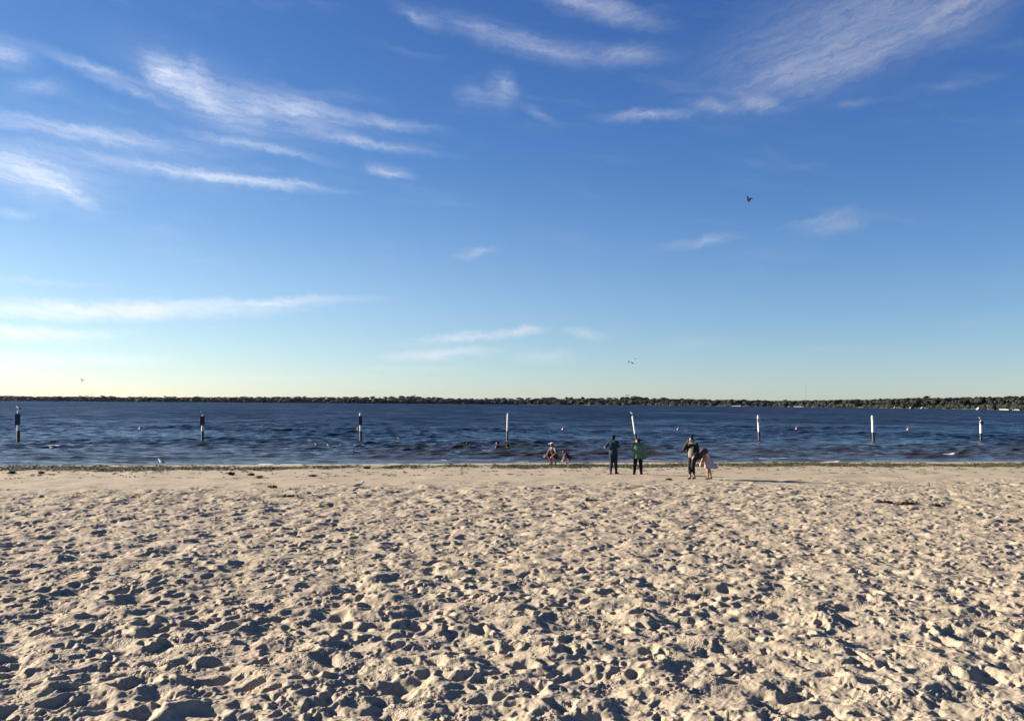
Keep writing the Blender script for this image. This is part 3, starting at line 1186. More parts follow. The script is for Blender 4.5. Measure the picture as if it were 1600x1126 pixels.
def f(bm):
    for s in 'LR':
        leg(bm, j, s, .016, .97, 1.05)
    cap(bm, j['hpL'], .108, j['hpR'], .108)


clothing(t, 'trousers', f, M_NAVY)


def f(bm):
    hair_cap(bm, hd, q, .01, 1.04)
    ell(bm, hd + q @ Vector((0, -.075, .085)), (.05, .05, .045), q)
    cap(bm, hd + q @ Vector((-.03, -.07, -.06)), .035, hd + q @ Vector((-.045, -.08, -.13)), .02)


clothing(t, 'hair', f, HAIR, .014)
for s in 'LR':
    clothing(t, 'shoe', lambda bm: foot(bm, j, s, .011), M_SHOE, .012)

# --- woman in a long green cardigan
M_GREEN = plain('soft green knit', (0.078, 0.156, 0.0975), 0.9, 0.15, 14, 0.15)
M_BLACK = plain('black trousers', (0.00936, 0.00936, 0.01092), 0.85, 0.2, 12, 0.2)
t, j, hd, q = person('woman in long green cardigan and black trousers, head turned aside, back turned', sand_at(997, 741), RAD(-6),
                     dict(elL=(-.245, .06, 1.09), haL=(-.07, .20, 1.13), elR=(.26, .0, 1.06), haR=(.30, .06, .83), look=RAD(62), head=(-.02, .035, 1.51),
                          hpL=(-.1, 0, .88), hpR=(.1, 0, .88), anL=(-.165, -.01, .08), anR=(.135, -.02, .08), knL=(-.13, .02, .48), knR=(.12, .02, .48),
                          toL=(-.21, .1, .03), toR=(.19, .1, .03)), SKIN, 0.915)


def f(bm):
    torso(bm, j, .035, 1.12)
    for s in 'LR':
        arm(bm, j, s, .026, (0, .93))
    loft(bm, [((0, -.01, 1.25), .19, .145), ((0, -.01, 1.05), .205, .155), ((.005, -.01, .85), .225, .165), ((.01, -.015, .72), .24, .17)], 22, .06, 6)
    cap(bm, (.22, .03, .95), .07, (.31, .03, .70), .045)
    cap(bm, (-.12, .06, .80), .06, (-.10, .08, .60), .03)


clothing(t, 'cardigan', f, M_GREEN)


def f(bm):
    for s in 'LR':
        leg(bm, j, s, .022, .985, 1.12)
        cap(bm, V(j['kn' + s]), .085, V(j['an' + s]) + Vector((0, 0, .02)), .062)
    cap(bm, j['hpL'], .12, j['hpR'], .12)


clothing(t, 'trousers', f, M_BLACK)


def f(bm):
    hair_cap(bm, hd, q, .005, 1.03)
    ell(bm, hd + q @ Vector((-.0, -.115, .045)), (.055, .062, .055), q)
    cap(bm, hd + q @ Vector((0, .02, .085)), .04, hd + q @ Vector((0, -.08, .08)), .05)


clothing(t, 'hair', f, HAIR, .014)
for s in 'LR':
    clothing(t, 'shoe', lambda bm: foot(bm, j, s, .011), M_SHOE, .012)

# --- woman in an open black jacket walking with her hand at her face
M_JACKET = plain('black jacket', (0.00858, 0.00936, 0.01092), 0.8, 0.25, 10, 0.25)
M_TAUPE = plain('taupe top', (0.156, 0.1404, 0.1209), 0.9, 0.15, 12, 0.15)
t, j, hd, q = person('barefoot woman in open black jacket holding a hand to her face, hair piled up', sand_at(1082.5, 748.5), RAD(132),
                     dict(elR=(.29, .16, 1.14), haR=(.085, .235, 1.40), elL=(-.245, .02, 1.06), haL=(-.19, .16, .90), look=RAD(8), nod=RAD(-8), head=(.02, .06, 1.515),
                          shL=(-.175, -.01, 1.335), shR=(.175, .02, 1.335), hpL=(-.09, 0, .88), hpR=(.09, 0, .88),
                          knL=(-.06, .08, .49), anL=(-.03, -.07, .12), toL=(-.04, .06, .03), knR=(.07, .10, .48), anR=(.05, .10, .075), toR=(.06, .25, .03)), SKIN, 1.0)


def f(bm):
    torso(bm, j, .022, 1.05)
    loft(bm, [((0, .02, 1.2), .155, .13), ((0, .03, 1.0), .165, .15), ((0, .02, .84), .168, .14)], 18, .03, 5)


clothing(t, 'top', f, M_TAUPE)


def f(bm):
    for s in 'LR':
        arm(bm, j, s, .030, (0, .93))
        c = V(j['sh' + s])
        sx = -1 if s == 'L' else 1
        cap(bm, c * .9 - Vector((0, .01, 0)), .085, (sx * .185, -.03, .84), .085)
        cap(bm, c * .75 + Vector((0, .04, -.03)), .055, (sx * .175, .10 if s == 'L' else .06, .86), .07 if s == 'L' else .05)
    cap(bm, (-.12, -.06, 1.30), .09, (.12, -.06, 1.30), .09)
    cap(bm, (-.10, .06, 1.31), .07, (.10, .06, 1.31), .07)
    cap(bm, (-.10, .085, 1.23), .065, (.12, .085, 1.23), .06)
    cap(bm, (-.12, .07, 1.26), .075, (-.10, .12, .86), .075)
    cap(bm, (.15, .03, 1.26), .06, (.165, .08, .86), .05)
    loft(bm, [((0, -.07, 1.33), .15, .07), ((0, -.09, 1.1), .19, .085), ((-.01, -.10, .9), .21, .095), ((-.02, -.11, .78), .215, .09)], 18, .05, 5)


clothing(t, 'jacket', f, M_JACKET)


def f(bm):
    for s in 'LR':
        leg(bm, j, s, .017, .83, 1.06)
    cap(bm, j['hpL'], .112, j['hpR'], .112)


clothing(t, 'trousers', f, M_BLACK)


def f(bm):
    hair_cap(bm, hd, q, .01, 1.05)
    ell(bm, hd + q @ Vector((0, -.04, .125)), (.068, .065, .06), q)
    ell(bm, hd + q @ Vector((-.03, -.07, .175)), (.045, .04, .045), q)


clothing(t, 'hair', f, HAIR, .013)

# --- girl in a pale pink dress, bent over, hair blown forward
M_PINK = plain('pale pink cotton', (0.4368, 0.3354, 0.3744), 0.9, 0.08, 12, 0.15)
gj = dict(head=(0, .15, 1.15), neck=(0, .08, 1.075), shL=(-.12, .06, 1.02), shR=(.12, .06, 1.02), chest=(0, .08, .95), hpL=(-.07, -.04, .70), hpR=(.07, -.04, .70),
          elL=(-.165, .18, .83), elR=(.165, .20, .83), haL=(-.13, .26, .65), haR=(.13, .28, .65), knL=(-.07, .02, .40), knR=(.07, -.06, .40), anL=(-.06, .01, .075), anR=(.07, -.13, .075),
          toL=(-.07, .14, .028), toR=(.08, -.01, .028), look=0.0, nod=RAD(-42))
t, j, hd, q = person('barefoot girl in pale pink dress bending forward with long hair blown ahead', sand_at(1106.5, 748.5), RAD(86), gj, SKIN, 0.93)


def f(bm):
    torso(bm, j, .018, .85)
    loft(bm, [((0, .08, 1.01), .125, .10), ((0, .03, .86), .145, .125), ((0, -.04, .72), .175, .17), ((0, -.09, .58), .22, .23), ((0, -.12, .46), .25, .28)], 24, .10, 6, 1)
    cap(bm, (0, -.20, .62), .05, (0, -.40, .50), .025)


clothing(t, 'dress', f, M_PINK, .014)


def f(bm):
    hair_cap(bm, hd, q, .03, 1.25)
    g = random.Random(4)
    for k in range(46):
        a = hd + q @ Vector((g.uniform(-.08, .08), g.uniform(-.05, .09), g.uniform(.0, .11)))
        L = g.uniform(.26, .50)
        b = a + Vector((g.uniform(-.08, .08), L * g.uniform(.05, .75), -L * g.uniform(.25, .75)))
        c = b + Vector((g.uniform(-.05, .05), L * .25, -L * g.uniform(.2, .6)))
        cap(bm, a, .048, b, .034, 7)
        cap(bm, b, .034, c, .009, 7)


clothing(t, 'hair', f, HAIR_BROWN, .012, 1)

# --- adult squatting at the water's edge in a white peaked cap
M_GREY = plain('grey cotton', (0.1092, 0.1092, 0.1209), 0.9, 0.12, 12, 0.15)
M_VEST = plain('black vest', (0.01092, 0.01092, 0.01326), 0.8, 0.2, 12, 0.2)
M_RED = plain('dark red cotton', (0.0858, 0.0156, 0.02028), 0.85, 0.15, 12, 0.2)
t, j, hd, q = person('person in white peaked cap and red shorts squatting at the water edge', sand_at(866, 725.5), RAD(128),
                     dict(head=(0, .17, 1.03), neck=(0, .12, .91), shL=(-.175, .08, .845), shR=(.175, .08, .845), hpL=(-.1, -.06, .42), hpR=(.1, -.06, .42),
                          elL=(-.31, .14, .62), elR=(.31, .16, .62), haL=(-.27, .36, .46), haR=(.27, .38, .46), knL=(-.21, .27, .50), knR=(.21, .27, .50),
                          anL=(-.15, .04, .08), anR=(.15, .04, .08), toL=(-.2, .18, .03), toR=(.2, .18, .03), nod=RAD(-12)), SKIN_DARK, 0.93)


def f(bm):
    torso(bm, j, .018, 1.02, False)
    for s in 'LR':
        arm(bm, j, s, .02, (0, .42))


clothing(t, 'shirt', f, M_GREY)


def f(bm):
    loft(bm, [((0, -.02, .46), .15, .13), ((0, .03, .6), .165, .135), ((0, .07, .74), .15, .135), ((0, .09, .83), .10, .12)], 16)


clothing(t, 'vest', f, M_VEST)


def f(bm):
    for s in 'LR':
        leg(bm, j, s, .03, .46, 1.08)
    cap(bm, j['hpL'], .125, j['hpR'], .125)


clothing(t, 'shorts', f, M_RED)
clothing(t, 'hair', lambda bm: hair_cap(bm, hd, q, .0, 1.0), HAIR, .013)
cp = clothing(t, 'cap', lambda bm: (ell(bm, hd + q @ Vector((0, -.01, .085)), (.092, .104, .042), q)), M_WHITE, .012)
br = clothing(t, 'peak', lambda bm: (loft(bm, [((0, .12, 0), .085, .09), ((0, .12, .016), .085, .09)], 16)), M_WHITE, .008, 1)
br.parent = cp
br.location = hd + Vector((0, .0, .075))
br.rotation_euler = (RAD(-6), 0, 0)

# --- small child crouching beside, digging
t, j, hd, q = person('small child in dark red shirt crouching to dig at the water edge', sand_at(889.5, 722.5), RAD(96),
                     dict(head=(0, .44, .80), neck=(0, .33, .76), shL=(-.13, .28, .71), shR=(.13, .28, .71), hpL=(-.08, -.1, .36), hpR=(.08, -.1, .36),
                          elL=(-.19, .40, .45), elR=(.19, .40, .45), haL=(-.13, .52, .17), haR=(.13, .52, .17), knL=(-.17, .20, .42), knR=(.17, .20, .42),
                          anL=(-.12, -.03, .08), anR=(.12, -.03, .08), toL=(-.15, .11, .03), toR=(.15, .11, .03), nod=RAD(-30)), SKIN_DARK, 0.66)


def f(bm):
    torso(bm, j, .025, .95)
    for s in 'LR':
        arm(bm, j, s, .024, (0, .4))


clothing(t, 'shirt', f, M_RED)


def f(bm):
    for s in 'LR':
        leg(bm, j, s, .02, .5, 1.0)
    cap(bm, j['hpL'], .11, j['hpR'], .11)


clothing(t, 'shorts', f, M_NAVY)


def f(bm):
    hair_cap(bm, hd, q, .01, 1.12)
    cap(bm, hd + q @ Vector((.05, -.04, -.02)), .05, hd + q @ Vector((.06, -.05, -.16)), .03)
    cap(bm, hd + q @ Vector((-.05, -.04, -.02)), .05, hd + q @ Vector((-.06, -.05, -.16)), .03)


clothing(t, 'hair', f, HAIR_BROWN, .014)

# --- bathers, in the water to their shoulders
for px, py, up, rz, lab in ((730.5, 695.5, 1.25, 20, 'dark haired bather up to the neck, farthest left of the three'),
                            (777.5, 698.5, 1.24, 70, 'dark haired bather with head and shoulders out, left of the white post'),
                            (793, 700.5, 1.20, -10, 'dark haired bather with shoulders out, straight below the slim white post')):
    p = on_level(px, py, 0.05)
    p.z = water_level(p.x, p.y) - up
    t, j, hd, q = person(lab, p, RAD(rz), dict(elL=(-.27, .12, 1.12), elR=(.27, .12, 1.12), haL=(-.25, .33, 1.10), haR=(.25, .33, 1.10)), SKIN_DARK, 1.0)
    clothing(t, 'hair', lambda bm: hair_cap(bm, hd, q, .01, 1.08), HAIR, .014)
    clothing(t, 'swimsuit', lambda bm: torso(bm, j, .014), M_NAVY)

# ------------------------------------------------------------------ gulls
M_GULL = plain('white plumage', (0.5772, 0.5694, 0.546), 0.8, 0.06, 20, 0.2)
M_WING = plain('grey wing plumage', (0.1872, 0.195, 0.2106), 0.8, 0.15, 20, 0.2)
M_TIP = plain('black wing tip', (0.0156, 0.0156, 0.01716), 0.7, 0.1, 20, 0.2)
M_BEAK = plain('yellow beak', (0.429, 0.2574, 0.039), 0.5, 0.1, 20)
M_TAN_BACKLIT = plain('mottled brown and backlit plumage', (0.10, 0.07, 0.048), 0.8, 0.4, 30, 0.2)  # own brown of the young gull; also paints backlit shade on the flying one


def wing_mesh(pts, thick=.012):
    """a wing from stations (leading edge point, trailing edge point)"""
    bm = bmesh.new()
    R = []
    for a, b in pts:
        a, b = V(a), V(b)
        mid = a.lerp(b, .3)
        R.append([bm.verts.new(a), bm.verts.new(mid + Vector((0, 0, thick))), bm.verts.new(b), bm.verts.new(mid - Vector((0, 0, thick * .6)))])
    for a, b in zip(R, R[1:]):
        for k in range(4):
            bm.faces.new((a[k], b[k], b[(k + 1) % 4], a[(k + 1) % 4]))
    bm.faces.new(R[0])
    bm.faces.new(R[-1][::-1])
    return mesh_of(bm, 'wing')


def gull(label, loc, rz, mode, scale=1.0, body=None, group=None, tilt=(0, 0), flap=.35):
    t = thing('gull', label, 'gull', loc, 0, group)
    t.rotation_euler = (tilt[0], tilt[1], rz)
    t.scale = (scale,) * 3
    body = body or M_GULL
    up = .17 if mode == 'stand' else .035 if mode == 'float' else 0.0
    bm = bmesh.new()
    pitch = Matrix.Rotation(RAD(18 if mode == 'stand' else 6 if mode == 'float' else 0), 3, 'X')
    c = Vector((0, 0, up + .02))
    ell(bm, c, (.068, .155, .068), pitch)
    cap(bm, c + pitch @ Vector((0, -.10, 0)), .045, c + pitch @ Vector((0, -.21, .012)), .018)
    hx = c + (Vector((0, .15, .115)) if mode != 'fly' else Vector((0, .195, .02)))
    cap(bm, c + pitch @ Vector((0, .10, .02)), .052, hx, .036)
    ell(bm, hx + Vector((0, .012, .008)), (.038, .046, .038))
    fuse(bm, 'body', body, t, .009, 1)
    bm = bmesh.new()
    cap(bm, hx + Vector((0, .05, .004)), .012, hx + Vector((0, .095, -.008)), .004, 8)
    add('beak', mesh_of(bm, 'beak'), M_BEAK, t)
    bm = bmesh.new()
    v = [bm.verts.new(p) for p in ((-.03, 0, .006), (.03, 0, .006), (.055, -.11, 0), (-.055, -.11, 0), (-.03, 0, -.006), (.03, 0, -.006))]
    for f in ((0, 1, 2, 3), (5, 4, 3, 2), (0, 4, 5, 1), (0, 3, 4), (1, 5, 2)):
        bm.faces.new([v[i] for i in f])
    o = add('tail', mesh_of(bm, 'tail'), body, t)
    o.location = c + pitch @ Vector((0, -.19, .01))
    o.rotation_euler = (RAD(18 if mode == 'stand' else 4), 0, 0)
    for s in (-1, 1):
        if mode == 'fly':
            z1, z2 = flap * .32, flap * .42
            w = add('wing', wing_mesh([((s * .04, .10, .04), (s * .04, -.09, .03)), ((s * .20, .13, .04 + z1 * .55), (s * .20, -.07, .03 + z1 * .5)),
                                       ((s * .33, .15, .04 + z1), (s * .33, -.05, .03 + z1)), ((s * .46, .09, .03 + z1 + z2 * .1), (s * .46, -.06, .03 + z1 + z2 * .1))]), M_WING, t)
            add('wing_tip', wing_mesh([((s * .46, .09, .03 + z1 + z2 * .1), (s * .46, -.06, .03 + z1 + z2 * .1)), ((s * .57, .02, .02 + z1), (s * .56, -.07, .02 + z1)),
                                       ((s * .66, -.07, -.01 + z1), (s * .655, -.085, -.01 + z1))], .008), M_TIP, w)
        else:
            bm = bmesh.new()
            ell(bm, c + pitch @ Vector((s * .052, -.045, .018)), (.026, .165, .05), pitch @ Matrix.Rotation(s * .10, 3, 'Z'))
            w = add('wing', mesh_of(bm, 'wing'), M_WING if body is M_GULL else body, t)
            bm = bmesh.new()
            cap(bm, c + pitch @ Vector((s * .04, -.17, .03)), .022, c + pitch @ Vector((s * .012, -.29, .035)), .006, 8)
            add('wing_tip', mesh_of(bm, 'wing_tip'), M_TIP, w)
    if mode == 'stand':
        for s in (-1, 1):
            bm = bmesh.new()
            cap(bm, (s * .03, 0, up - .03), .008, (s * .03, .004, .008), .006, 8)
            cap(bm, (s * .03, 0, .008), .007, (s * .04, .05, .005), .006, 8)
            cap(bm, (s * .03, 0, .008), .006, (s * .02, .048, .005), .006, 8)
            add('leg', mesh_of(bm, 'leg'), M_BEAK, t)
    return t


gull('white gull flying high over the lake, wings raised', at(1169, 315, 78), RAD(100), 'fly', 1.0, None, None, (RAD(14), RAD(-22)), 1.0)
gull('gull coloured dark as if backlit, flying low above the tree line, right of centre', at(988, 567, 105), RAD(20), 'fly', .95, M_TAN_BACKLIT, None, (RAD(34), RAD(-24)), 1.2)  # backlit shade of this gull is put into its body colour
gull('distant faint gull gliding in the bright haze at far left', at(128, 595, 230), RAD(160), 'fly', 1.2, None, None, (RAD(6), RAD(-18)), 1.3)
gull('gull standing on the trampled sand left of the squatting person', sand_at(561, 763.0, .03), RAD(-75), 'stand', .8)
gull('white gull standing in the shallows at the water edge, far left', sand_at(251.5, 725.5, .02), RAD(60), 'stand', .9)


def floating(px, py, label, rz, scale=.9, body=None, group=None):
    p = on_level(px, py, 0.05)
    p.z = water_level(p.x, p.y) - .03
    return gull(label, p, rz, 'float', scale, body, group)


floating(81, 697.5, 'white gull sitting on the water inshore of the leftmost post', RAD(70), 1.0)
for px, py, rz, s, lab in ((495, 695, 80, .8, 'gull on the water, farthest left of the little flock inshore of the third post'),
                           (513, 694, 30, .95, 'tallest gull of the floating flock, neck up'),
                           (534, 696, 110, .8, 'gull on the water in the middle of the floating flock'),
                           (557, 696, 60, .8, 'gull on the water, left of the close pair in the flock'),
                           (564.5, 696, -70, .9, 'gull on the water, right of the close pair in the flock'),
                           (624.5, 685, 85, .95, 'white gull alone on the water between the third and the slim white post')):
    floating(px, py, lab, RAD(rz), s, None, 'gulls floating on the lake')
floating(556, 707, 'brown young gull on the water nearest the beach, below the flock', RAD(88), 1.05, M_TAN_BACKLIT, 'gulls floating on the lake')

# ------------------------------------------------------------------ the marker posts
M_TAR = plain('dark wet timber', (0.0234, 0.02028, 0.01716), 0.55, 0.4, 6, 0.4)
M_SIGN = plain('dark sign board', (0.0546, 0.0429, 0.05616), 0.7, 0.15, 4, 0.3)
M_RUST = plain('rusty iron', (0.0546, 0.0312, 0.0234), 0.7, 0.3, 12)


def shaft(bm, r0, r1, z0, z1, seg=16, wob=.04, ph=0.0, tip=None):
    rings = []
    n = 7
    zs = [z0 + (z1 - z0) * k / n for k in range(n + 1)]
    rs = [r0 + (r1 - r0) * k / n for k in range(n + 1)]
    if tip:
        zs.append(z1 + tip)
        rs.append(r1 * .45)
    for i, (z, r) in enumerate(zip(zs, rs)):
        rings.append([bm.verts.new((r * math.cos(a) * (1 + wob * math.sin(3 * a + ph + i * .3)), r * math.sin(a) * (1 + wob * math.sin(3 * a + ph + i * .3)), z)) for a in (k * 6.2832 / seg for k in range(seg))])
    for a, b in zip(rings, rings[1:]):
        for k in range(seg):
            bm.faces.new((a[k], a[(k + 1) % seg], b[(k + 1) % seg], b[k]))
    bm.faces.new(rings[0][::-1])
    bm.faces.new(rings[-1])


POSTS = [  # base px, base py, top py, paint bottom py, radius px, lean px, sign (top, bottom, half px) or None, label
    (28.5, 690, 640.5, 672, 2.7, -1.2, (645.5, 663.5, 4.1), 'black and white lake post with a wide dark board, leftmost of the row'),
    (316.5, 688.5, 648, 672.5, 2.3, -.4, (649, 664, 3.6), 'black and white lake post whose dark board reaches its top, gull above'),
    (564, 687.5, 644.5, 672, 2.2, -1.4, (649, 663.5, 2.9), 'black and white lake post with narrow board and red buoy against it'),
    (792.5, 687.5, 645, 672.5, 1.7, .8, None, 'slim pointed white lake post with the bathers below'),
    (994.5, 687.5, 649, 676.5, 2.0, -6.2, None, 'leaning white lake post behind the woman in the green cardigan'),
    (1186.5, 687.5, 648, 674, 1.9, -1.6, (653, 659, 2.3), 'white lake post with one small plate, right of the girl in pink'),
    (1365, 688.5, 648.5, 674.5, 2.4, -1.4, None, 'thick plain white lake post, second from the right end of the row'),
    (1533, 688, 656.5, 676, 2.2, 0, (657.5, 662, 2.6), 'short white lake post at the right end of the row, gull on it'),
]


def build_post(px, py, top, paint, rpx, lean, sign, label, k):
    p = on_level(px, py, 0.03)
    m_ = p.y / FPX                                  # metres a photo pixel spans at the post
    H = (py - top) * m_
    zp = (py - paint) * m_
    r = rpx * m_ * .9
    t = thing('marker_post', label, 'post', (p.x, p.y, 0.0), 0, 'marker posts of the bathing area')
    sl = lean * m_ / H
    t.rotation_euler = (RAD((k * 37 % 5 - 2) * .35), math.atan(sl), 0)
    bm = bmesh.new()
    shaft(bm, r * 1.03, r, -1.4, zp, 16, .03, k)
    add('post_base', mesh_of(bm, 'post_base'), M_TAR, t)
    bm = bmesh.new()
    shaft(bm, r, r * .93, zp + .002, H - (.12 if k == 3 else .05), 16, .03, k, .12 if k == 3 else .05)
    add('painted_shaft', mesh_of(bm, 'painted_shaft'), M_WHITE, t)
    if sign:
        z0, z1 = (py - sign[1]) * m_, (py - sign[0]) * m_
        bm = bmesh.new()
        box(bm, (0, -r - .045, (z0 + z1) / 2), (sign[2] * 2 * m_, .035, z1 - z0))
        bmesh.ops.bevel(bm, geom=bm.edges[:], offset=.008, segments=1, affect='EDGES')
        sb = add('sign_board', mesh_of(bm, 'sign_board'), M_WHITE if k == 5 else M_SIGN, t)
        for zz in ((z0 * .8 + z1 * .2), (z0 * .2 + z1 * .8)):
            bm = bmesh.new()
            shaft(bm, r * 1.10, r * 1.10, zz - .03, zz + .03, 14, 0)
            add('strap', mesh_of(bm, 'strap'), M_RUST, t)
    t['_top'] = H
    return t, p, H, r, sl


for k, P in enumerate(POSTS):
    t, p, H, r, sl = build_post(*P, k)
    del t['_top']
    if k in (0, 1, 4, 7):
        lab = {0: 'gull perched on top of the leftmost lake post', 1: 'gull perched on the second lake post from the left',
               4: 'white gull perched on the leaning lake post', 7: 'white gull perched on the lake post at the right end'}[k]
        gull(lab, Vector((p.x + H * sl, p.y, H + .0)), RAD({0: 70, 1: 120, 4: 75, 7: 100}[k]), 'stand', .95, None, 'gulls perched on the posts')

# ------------------------------------------------------------------ the swimming line: little floats
M_FLOAT = plain('red orange plastic', (0.3276, 0.0585, 0.0312), 0.4, 0.1, 6, 0.4)


def buoy(px, py, label, s=1.0):
    p = on_level(px, py, 0.0)
    p.z = water_level(p.x, p.y)
    t = thing('buoy', label, 'buoy', p, random.uniform(0, 3), 'floats of the swimming line')
    t.rotation_euler.x = random.uniform(-.25, .25)
    bm = bmesh.new()
    prof = [(.02, -.20), (.14, -.15), (.20, -.05), (.205, .06), (.17, .17), (.09, .25), (.05, .27)]
    rings = [[bm.verts.new((rr * s * math.cos(a), rr * s * math.sin(a), z * s)) for a in (i * 6.2832 / 16 for i in range(16))] for rr, z in prof]
    for a, b in zip(rings, rings[1:]):
        for i in range(16):
            bm.faces.new((a[i], a[(i + 1) % 16], b[(i + 1) % 16], b[i]))
    bm.faces.new(rings[0][::-1])
    bm.faces.new(rings[-1])
    add('float', mesh_of(bm, 'float'), M_FLOAT, t)
    bm = bmesh.new()
    shaft(bm, .208 * s, .208 * s, -.03 * s, .035 * s, 16, 0)
    add('band', mesh_of(bm, 'band'), M_WHITE, t)
    bm = bmesh.new()
    shaft(bm, .035 * s, .03 * s, .27 * s, .36 * s, 10, 0)
    add('handle', mesh_of(bm, 'handle'), M_WHITE, t)


buoy(219.5, 671, 'red and white buoy between the two leftmost posts', 0.85)
buoy(560, 671, 'red buoy just left of the third post', 0.85)
buoy(880, 671, 'red buoy between the slim post and the leaning post', 0.85)
buoy(1060, 671.5, 'red buoy above the woman in the black jacket', 0.85)
buoy(1245, 671, 'red buoy right of the white post with the small plate', 0.85)
buoy(1419, 671.5, 'red buoy between the two rightmost posts', 0.85)

# ------------------------------------------------------------------ weed along the shore
M_WEED = material('lake weed')
n, link, m, mix, noise, remap, mapping = nodes_of(M_WEED.node_tree)
geo = n('ShaderNodeNewGeometry')
c = mix(remap(noise(geo.outputs['Position'], 1.6, 4, 0.6), .35, .65), (0.0851, 0.0925, 0.0259), (0.0444, 0.037, 0.01628))
c = mix(remap(noise(geo.outputs['Position'], 14, 2, 0.6), .45, .7, 0, .6), c, (0.1258, 0.1147, 0.0444))
pb = n('ShaderNodeBsdfPrincipled')
link(c, pb.inputs['Base Color'])
pb.inputs['Roughness'].default_value = 0.7
ou = n('ShaderNodeOutputMaterial')
link(pb.outputs[0], ou.inputs[0])
M_DRIED = plain('dried dark weed', (0.0507, 0.04056, 0.02652), 0.85, 0.4, 12, 0.2)


def ribbons(x, y, z, L, hgt, g, co, fc):
    """one limp leaf: a narrow strip that rises and falls back"""
    a = g.uniform(0, 6.2832)
    dx, dy = math.cos(a) * L, math.sin(a) * L
    w = g.uniform(.012, .03)
    nx, ny = -math.sin(a) * w, math.cos(a) * w
    b = len(co)
    for t, zz in ((0, 0), (.5, hgt), (1, hgt * g.uniform(0, .5))):
        co.append((x + dx * t - nx, y + dy * t - ny, z + zz))
        co.append((x + dx * t + nx, y + dy * t + ny, z + zz + .006))
    fc.append((b, b + 1, b + 3, b + 2))
    fc.append((b + 2, b + 3, b + 5, b + 4))


def build_weed():
    g = np.random.default_rng(23)
    co, fc = [], []
    N = 9500
    X = g.uniform(-27, 33, N)
    thick = 0.5 + 0.5 * np.sin(X * .31 + .8) * np.sin(X * .13 + 2) + 0.25 * np.sin(X * 1.1)
    thick += 0.35 * np.sin(X * 2.3 + 1) + 0.45 * sstep(-12, -20, X) + 0.5 * sstep(10, 16, X) - 0.5 * np.exp(-((X + 2.5) / 3) ** 2)
    line = 4.0 + .4 * np.sin(X * .33) + .28 * np.sin(X * 1.1 + 1) + .15 * np.sin(X * 2.9)
    D = line + g.normal(0, .55, N) + np.where(g.random(N) < .25, g.normal(-.4, .8, N), 0)
    D = np.where((X < -14) & (g.random(N) < .5), D - g.uniform(0, 2.2, N), D)
    keep = g.random(N) < np.clip(.25 + .6 * thick, .08, 1)
    X, D = X[keep], D[keep]
    Y = shore_y(X) - D / .987
    Z = sand_height(X[None, :], Y[None, :])[0]
    clump = np.sin(X * 5.1) * np.sin(X * 2.7 + D * 3)
    for x, y, z, c in zip(X, Y, Z, clump):
        hh = g.uniform(.010, .034) * (1.6 if c > .4 else 1.0)
        for k in range(6):
            ribbons(x + g.normal(0, .07), y + g.normal(0, .07), z, g.uniform(.06, .2), hh * g.uniform(.5, 1.3), g, co, fc)
    add('washed_up_weed', raw_mesh('washed_up_weed', np.array(co), np.array(fc)), M_WEED, kind='stuff')
    # scraps strewn over the smooth sand
    co, fc = [], []
    N = 420
    X = g.uniform(-25, 31, N)
    D = 4.5 + np.abs(g.normal(0, 3.2, N))
    rows = g.random(N) < .45
    D = np.where(rows, g.choice([7.4, 9.6], N) + .25 * np.sin(X * .5) + g.normal(0, .12, N), D)
    Y = shore_y(X) - D / .987
    Z = sand_height(X[None, :], Y[None, :])[0]
    for x, y, z in zip(X, Y, Z):
        for k in range(g.integers(2, 6)):
            ribbons(x + g.normal(0, .06), y + g.normal(0, .05), z, g.uniform(.05, .16), g.uniform(.008, .035), g, co, fc)
    add('weed_scraps', raw_mesh('weed_scraps', np.array(co), np.array(fc)), M_DRIED, kind='stuff')


build_weed()


def weed_clump(px, py, wpx, hpx, label, name='weed_clump', cat='weed', mt=None):
    """a matted heap of dried weed: a lumpy core with loose leaves"""
    p = sand_at(px, py)
    m_ = p.y / FPX
    w, h = wpx * m_, hpx * m_
    t = thing(name, label, cat, p, 0, 'dark clumps of dried weed on the sand')
    g = random.Random(int(px * 7 + py))
    bm = bmesh.new()
    for k in range(9):
        u = g.uniform(-.45, .45)
        ell(bm, (u * w, g.uniform(-.12, .12) * w, h * .22), (w * g.uniform(.07, .16), w * g.uniform(.05, .12), h * g.uniform(.3, .62) * (1 - abs(u) * .9)), Matrix.Rotation(g.uniform(0, 3), 3, 'Z'), 1)
    fuse(bm, 'core', mt or M_DRIED, t, max(.012, w / 40), 1)
    gg = np.random.default_rng(int(px))
    co, fc = [], []
    for k in range(60):
        ribbons(gg.normal(0, .26) * w, gg.normal(0, .12) * w, h * gg.uniform(0, .5), w * gg.uniform(.1, .25), h * gg.uniform(.2, .6), gg, co, fc)
    add('loose_leaves', raw_mesh('loose_leaves', np.array(co), np.array(fc)), mt or M_DRIED, t, kind='stuff')


M_OLIVE = plain('olive weed', (0.0429, 0.0429, 0.01404), 0.8, 0.35, 12, 0.2)
weed_clump(19, 740, 13, 4, 'dark olive weed clump at the edge of the wrack line, far left', mt=M_OLIVE)
weed_clump(64, 740, 9, 4, 'dark olive weed clump second from the left along the wrack line', mt=M_OLIVE)
weed_clump(362, 742, 9, 5, 'small black weed heap on smooth sand below the second post')
weed_clump(392, 742.5, 9, 4, 'ragged black weed heap right of the small black heap')
weed_clump(406, 745.5, 9, 2.6, 'flat trailing scrap of black weed below the ragged heap')
weed_clump(489, 744, 13, 3, 'long thin black weed scrap alone on smooth sand left of the standing gull')
weed_clump(451, 777, 30, 5, 'longest dark weed heap on trampled sand below the thin scrap')
weed_clump(426, 761.5, 12, 4, 'dark weed heap at the upper edge of the trampled sand')
weed_clump(491, 777, 12, 4, 'short dark weed heap right of the longest one')
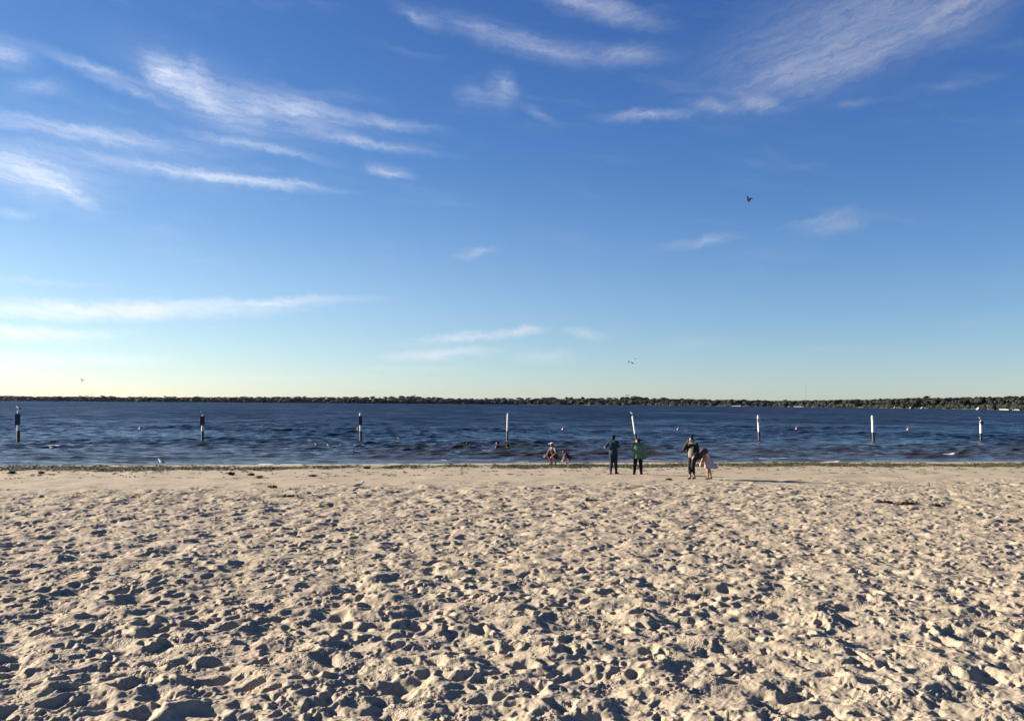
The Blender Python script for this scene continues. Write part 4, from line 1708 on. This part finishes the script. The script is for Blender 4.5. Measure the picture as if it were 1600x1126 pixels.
weed_clump(573, 732, 9, 4, 'dark weed lump in the wrack line above the standing gull', mt=M_OLIVE)
weed_clump(1419, 788.5, 27, 6, 'broad matted weed heap right of the driftwood log')
weed_clump(1463, 791, 13, 4.5, 'small matted weed heap beyond the broad one')
weed_clump(1046, 750, 9, 3, 'small dark weed scrap left of the woman in the black jacket')

M_DRIFT = plain('dark driftwood', (0.0585, 0.0468, 0.03588), 0.85, 0.35, 9, 0.2)


def driftwood(px, py, pts, label):
    """a bent, knobbly stick; pts = (x px, z px, radius px) along it"""
    p = sand_at(px, py)
    m_ = p.y / FPX
    t = thing('driftwood', label, 'driftwood', p, 0)
    g = random.Random(int(px))
    bm = bmesh.new()
    for (x0, z0, r0), (x1, z1, r1) in zip(pts, pts[1:]):
        cap(bm, (x0 * m_, g.uniform(-1, 1) * m_, z0 * m_), r0 * m_, (x1 * m_, g.uniform(-1, 1) * m_, z1 * m_), r1 * m_, 9)
    ell(bm, (pts[-1][0] * m_, 0, pts[-1][1] * m_), (pts[-1][2] * m_ * 1.4, pts[-1][2] * m_ * 1.3, pts[-1][2] * m_ * 1.2))
    fuse(bm, 'trunk', M_DRIFT, t, max(.006, m_ * .5), 1)
    bm = bmesh.new()
    a = pts[len(pts) // 2]
    cap(bm, (a[0] * m_, 0, a[1] * m_), a[2] * m_ * .5, ((a[0] - 1.0) * m_, 0, (a[1] + 5.5) * m_), .35 * m_, 8)
    add('snag', mesh_of(bm, 'snag'), M_DRIFT, t)


driftwood(1380, 785.5, [(-14, 1.8, .8), (-6, 1.4, 1.2), (2, 1.5, 1.5), (8, 2, 2.2), (13, 1.2, 1.6)], 'dark driftwood log with an upright snag on the trampled sand')
driftwood(930, 784, [(-14, 3.5, 2.4), (-10, 3, 2.0), (-2, 2, 1.0), (6, 1, .8), (12, .8, .6)], 'dark club shaped driftwood stick below the two standing women')
driftwood(1451.5, 760, [(0, -1, .9), (0.2, 2, .9), (.4, 4.4, .6)], 'small upright driftwood stub on the sand at the right')
driftwood(1446, 788, [(-6, 2.6, .5), (0, 1.8, .6), (5, .3, .6)], 'thin slanting stick between the two matted weed heaps')
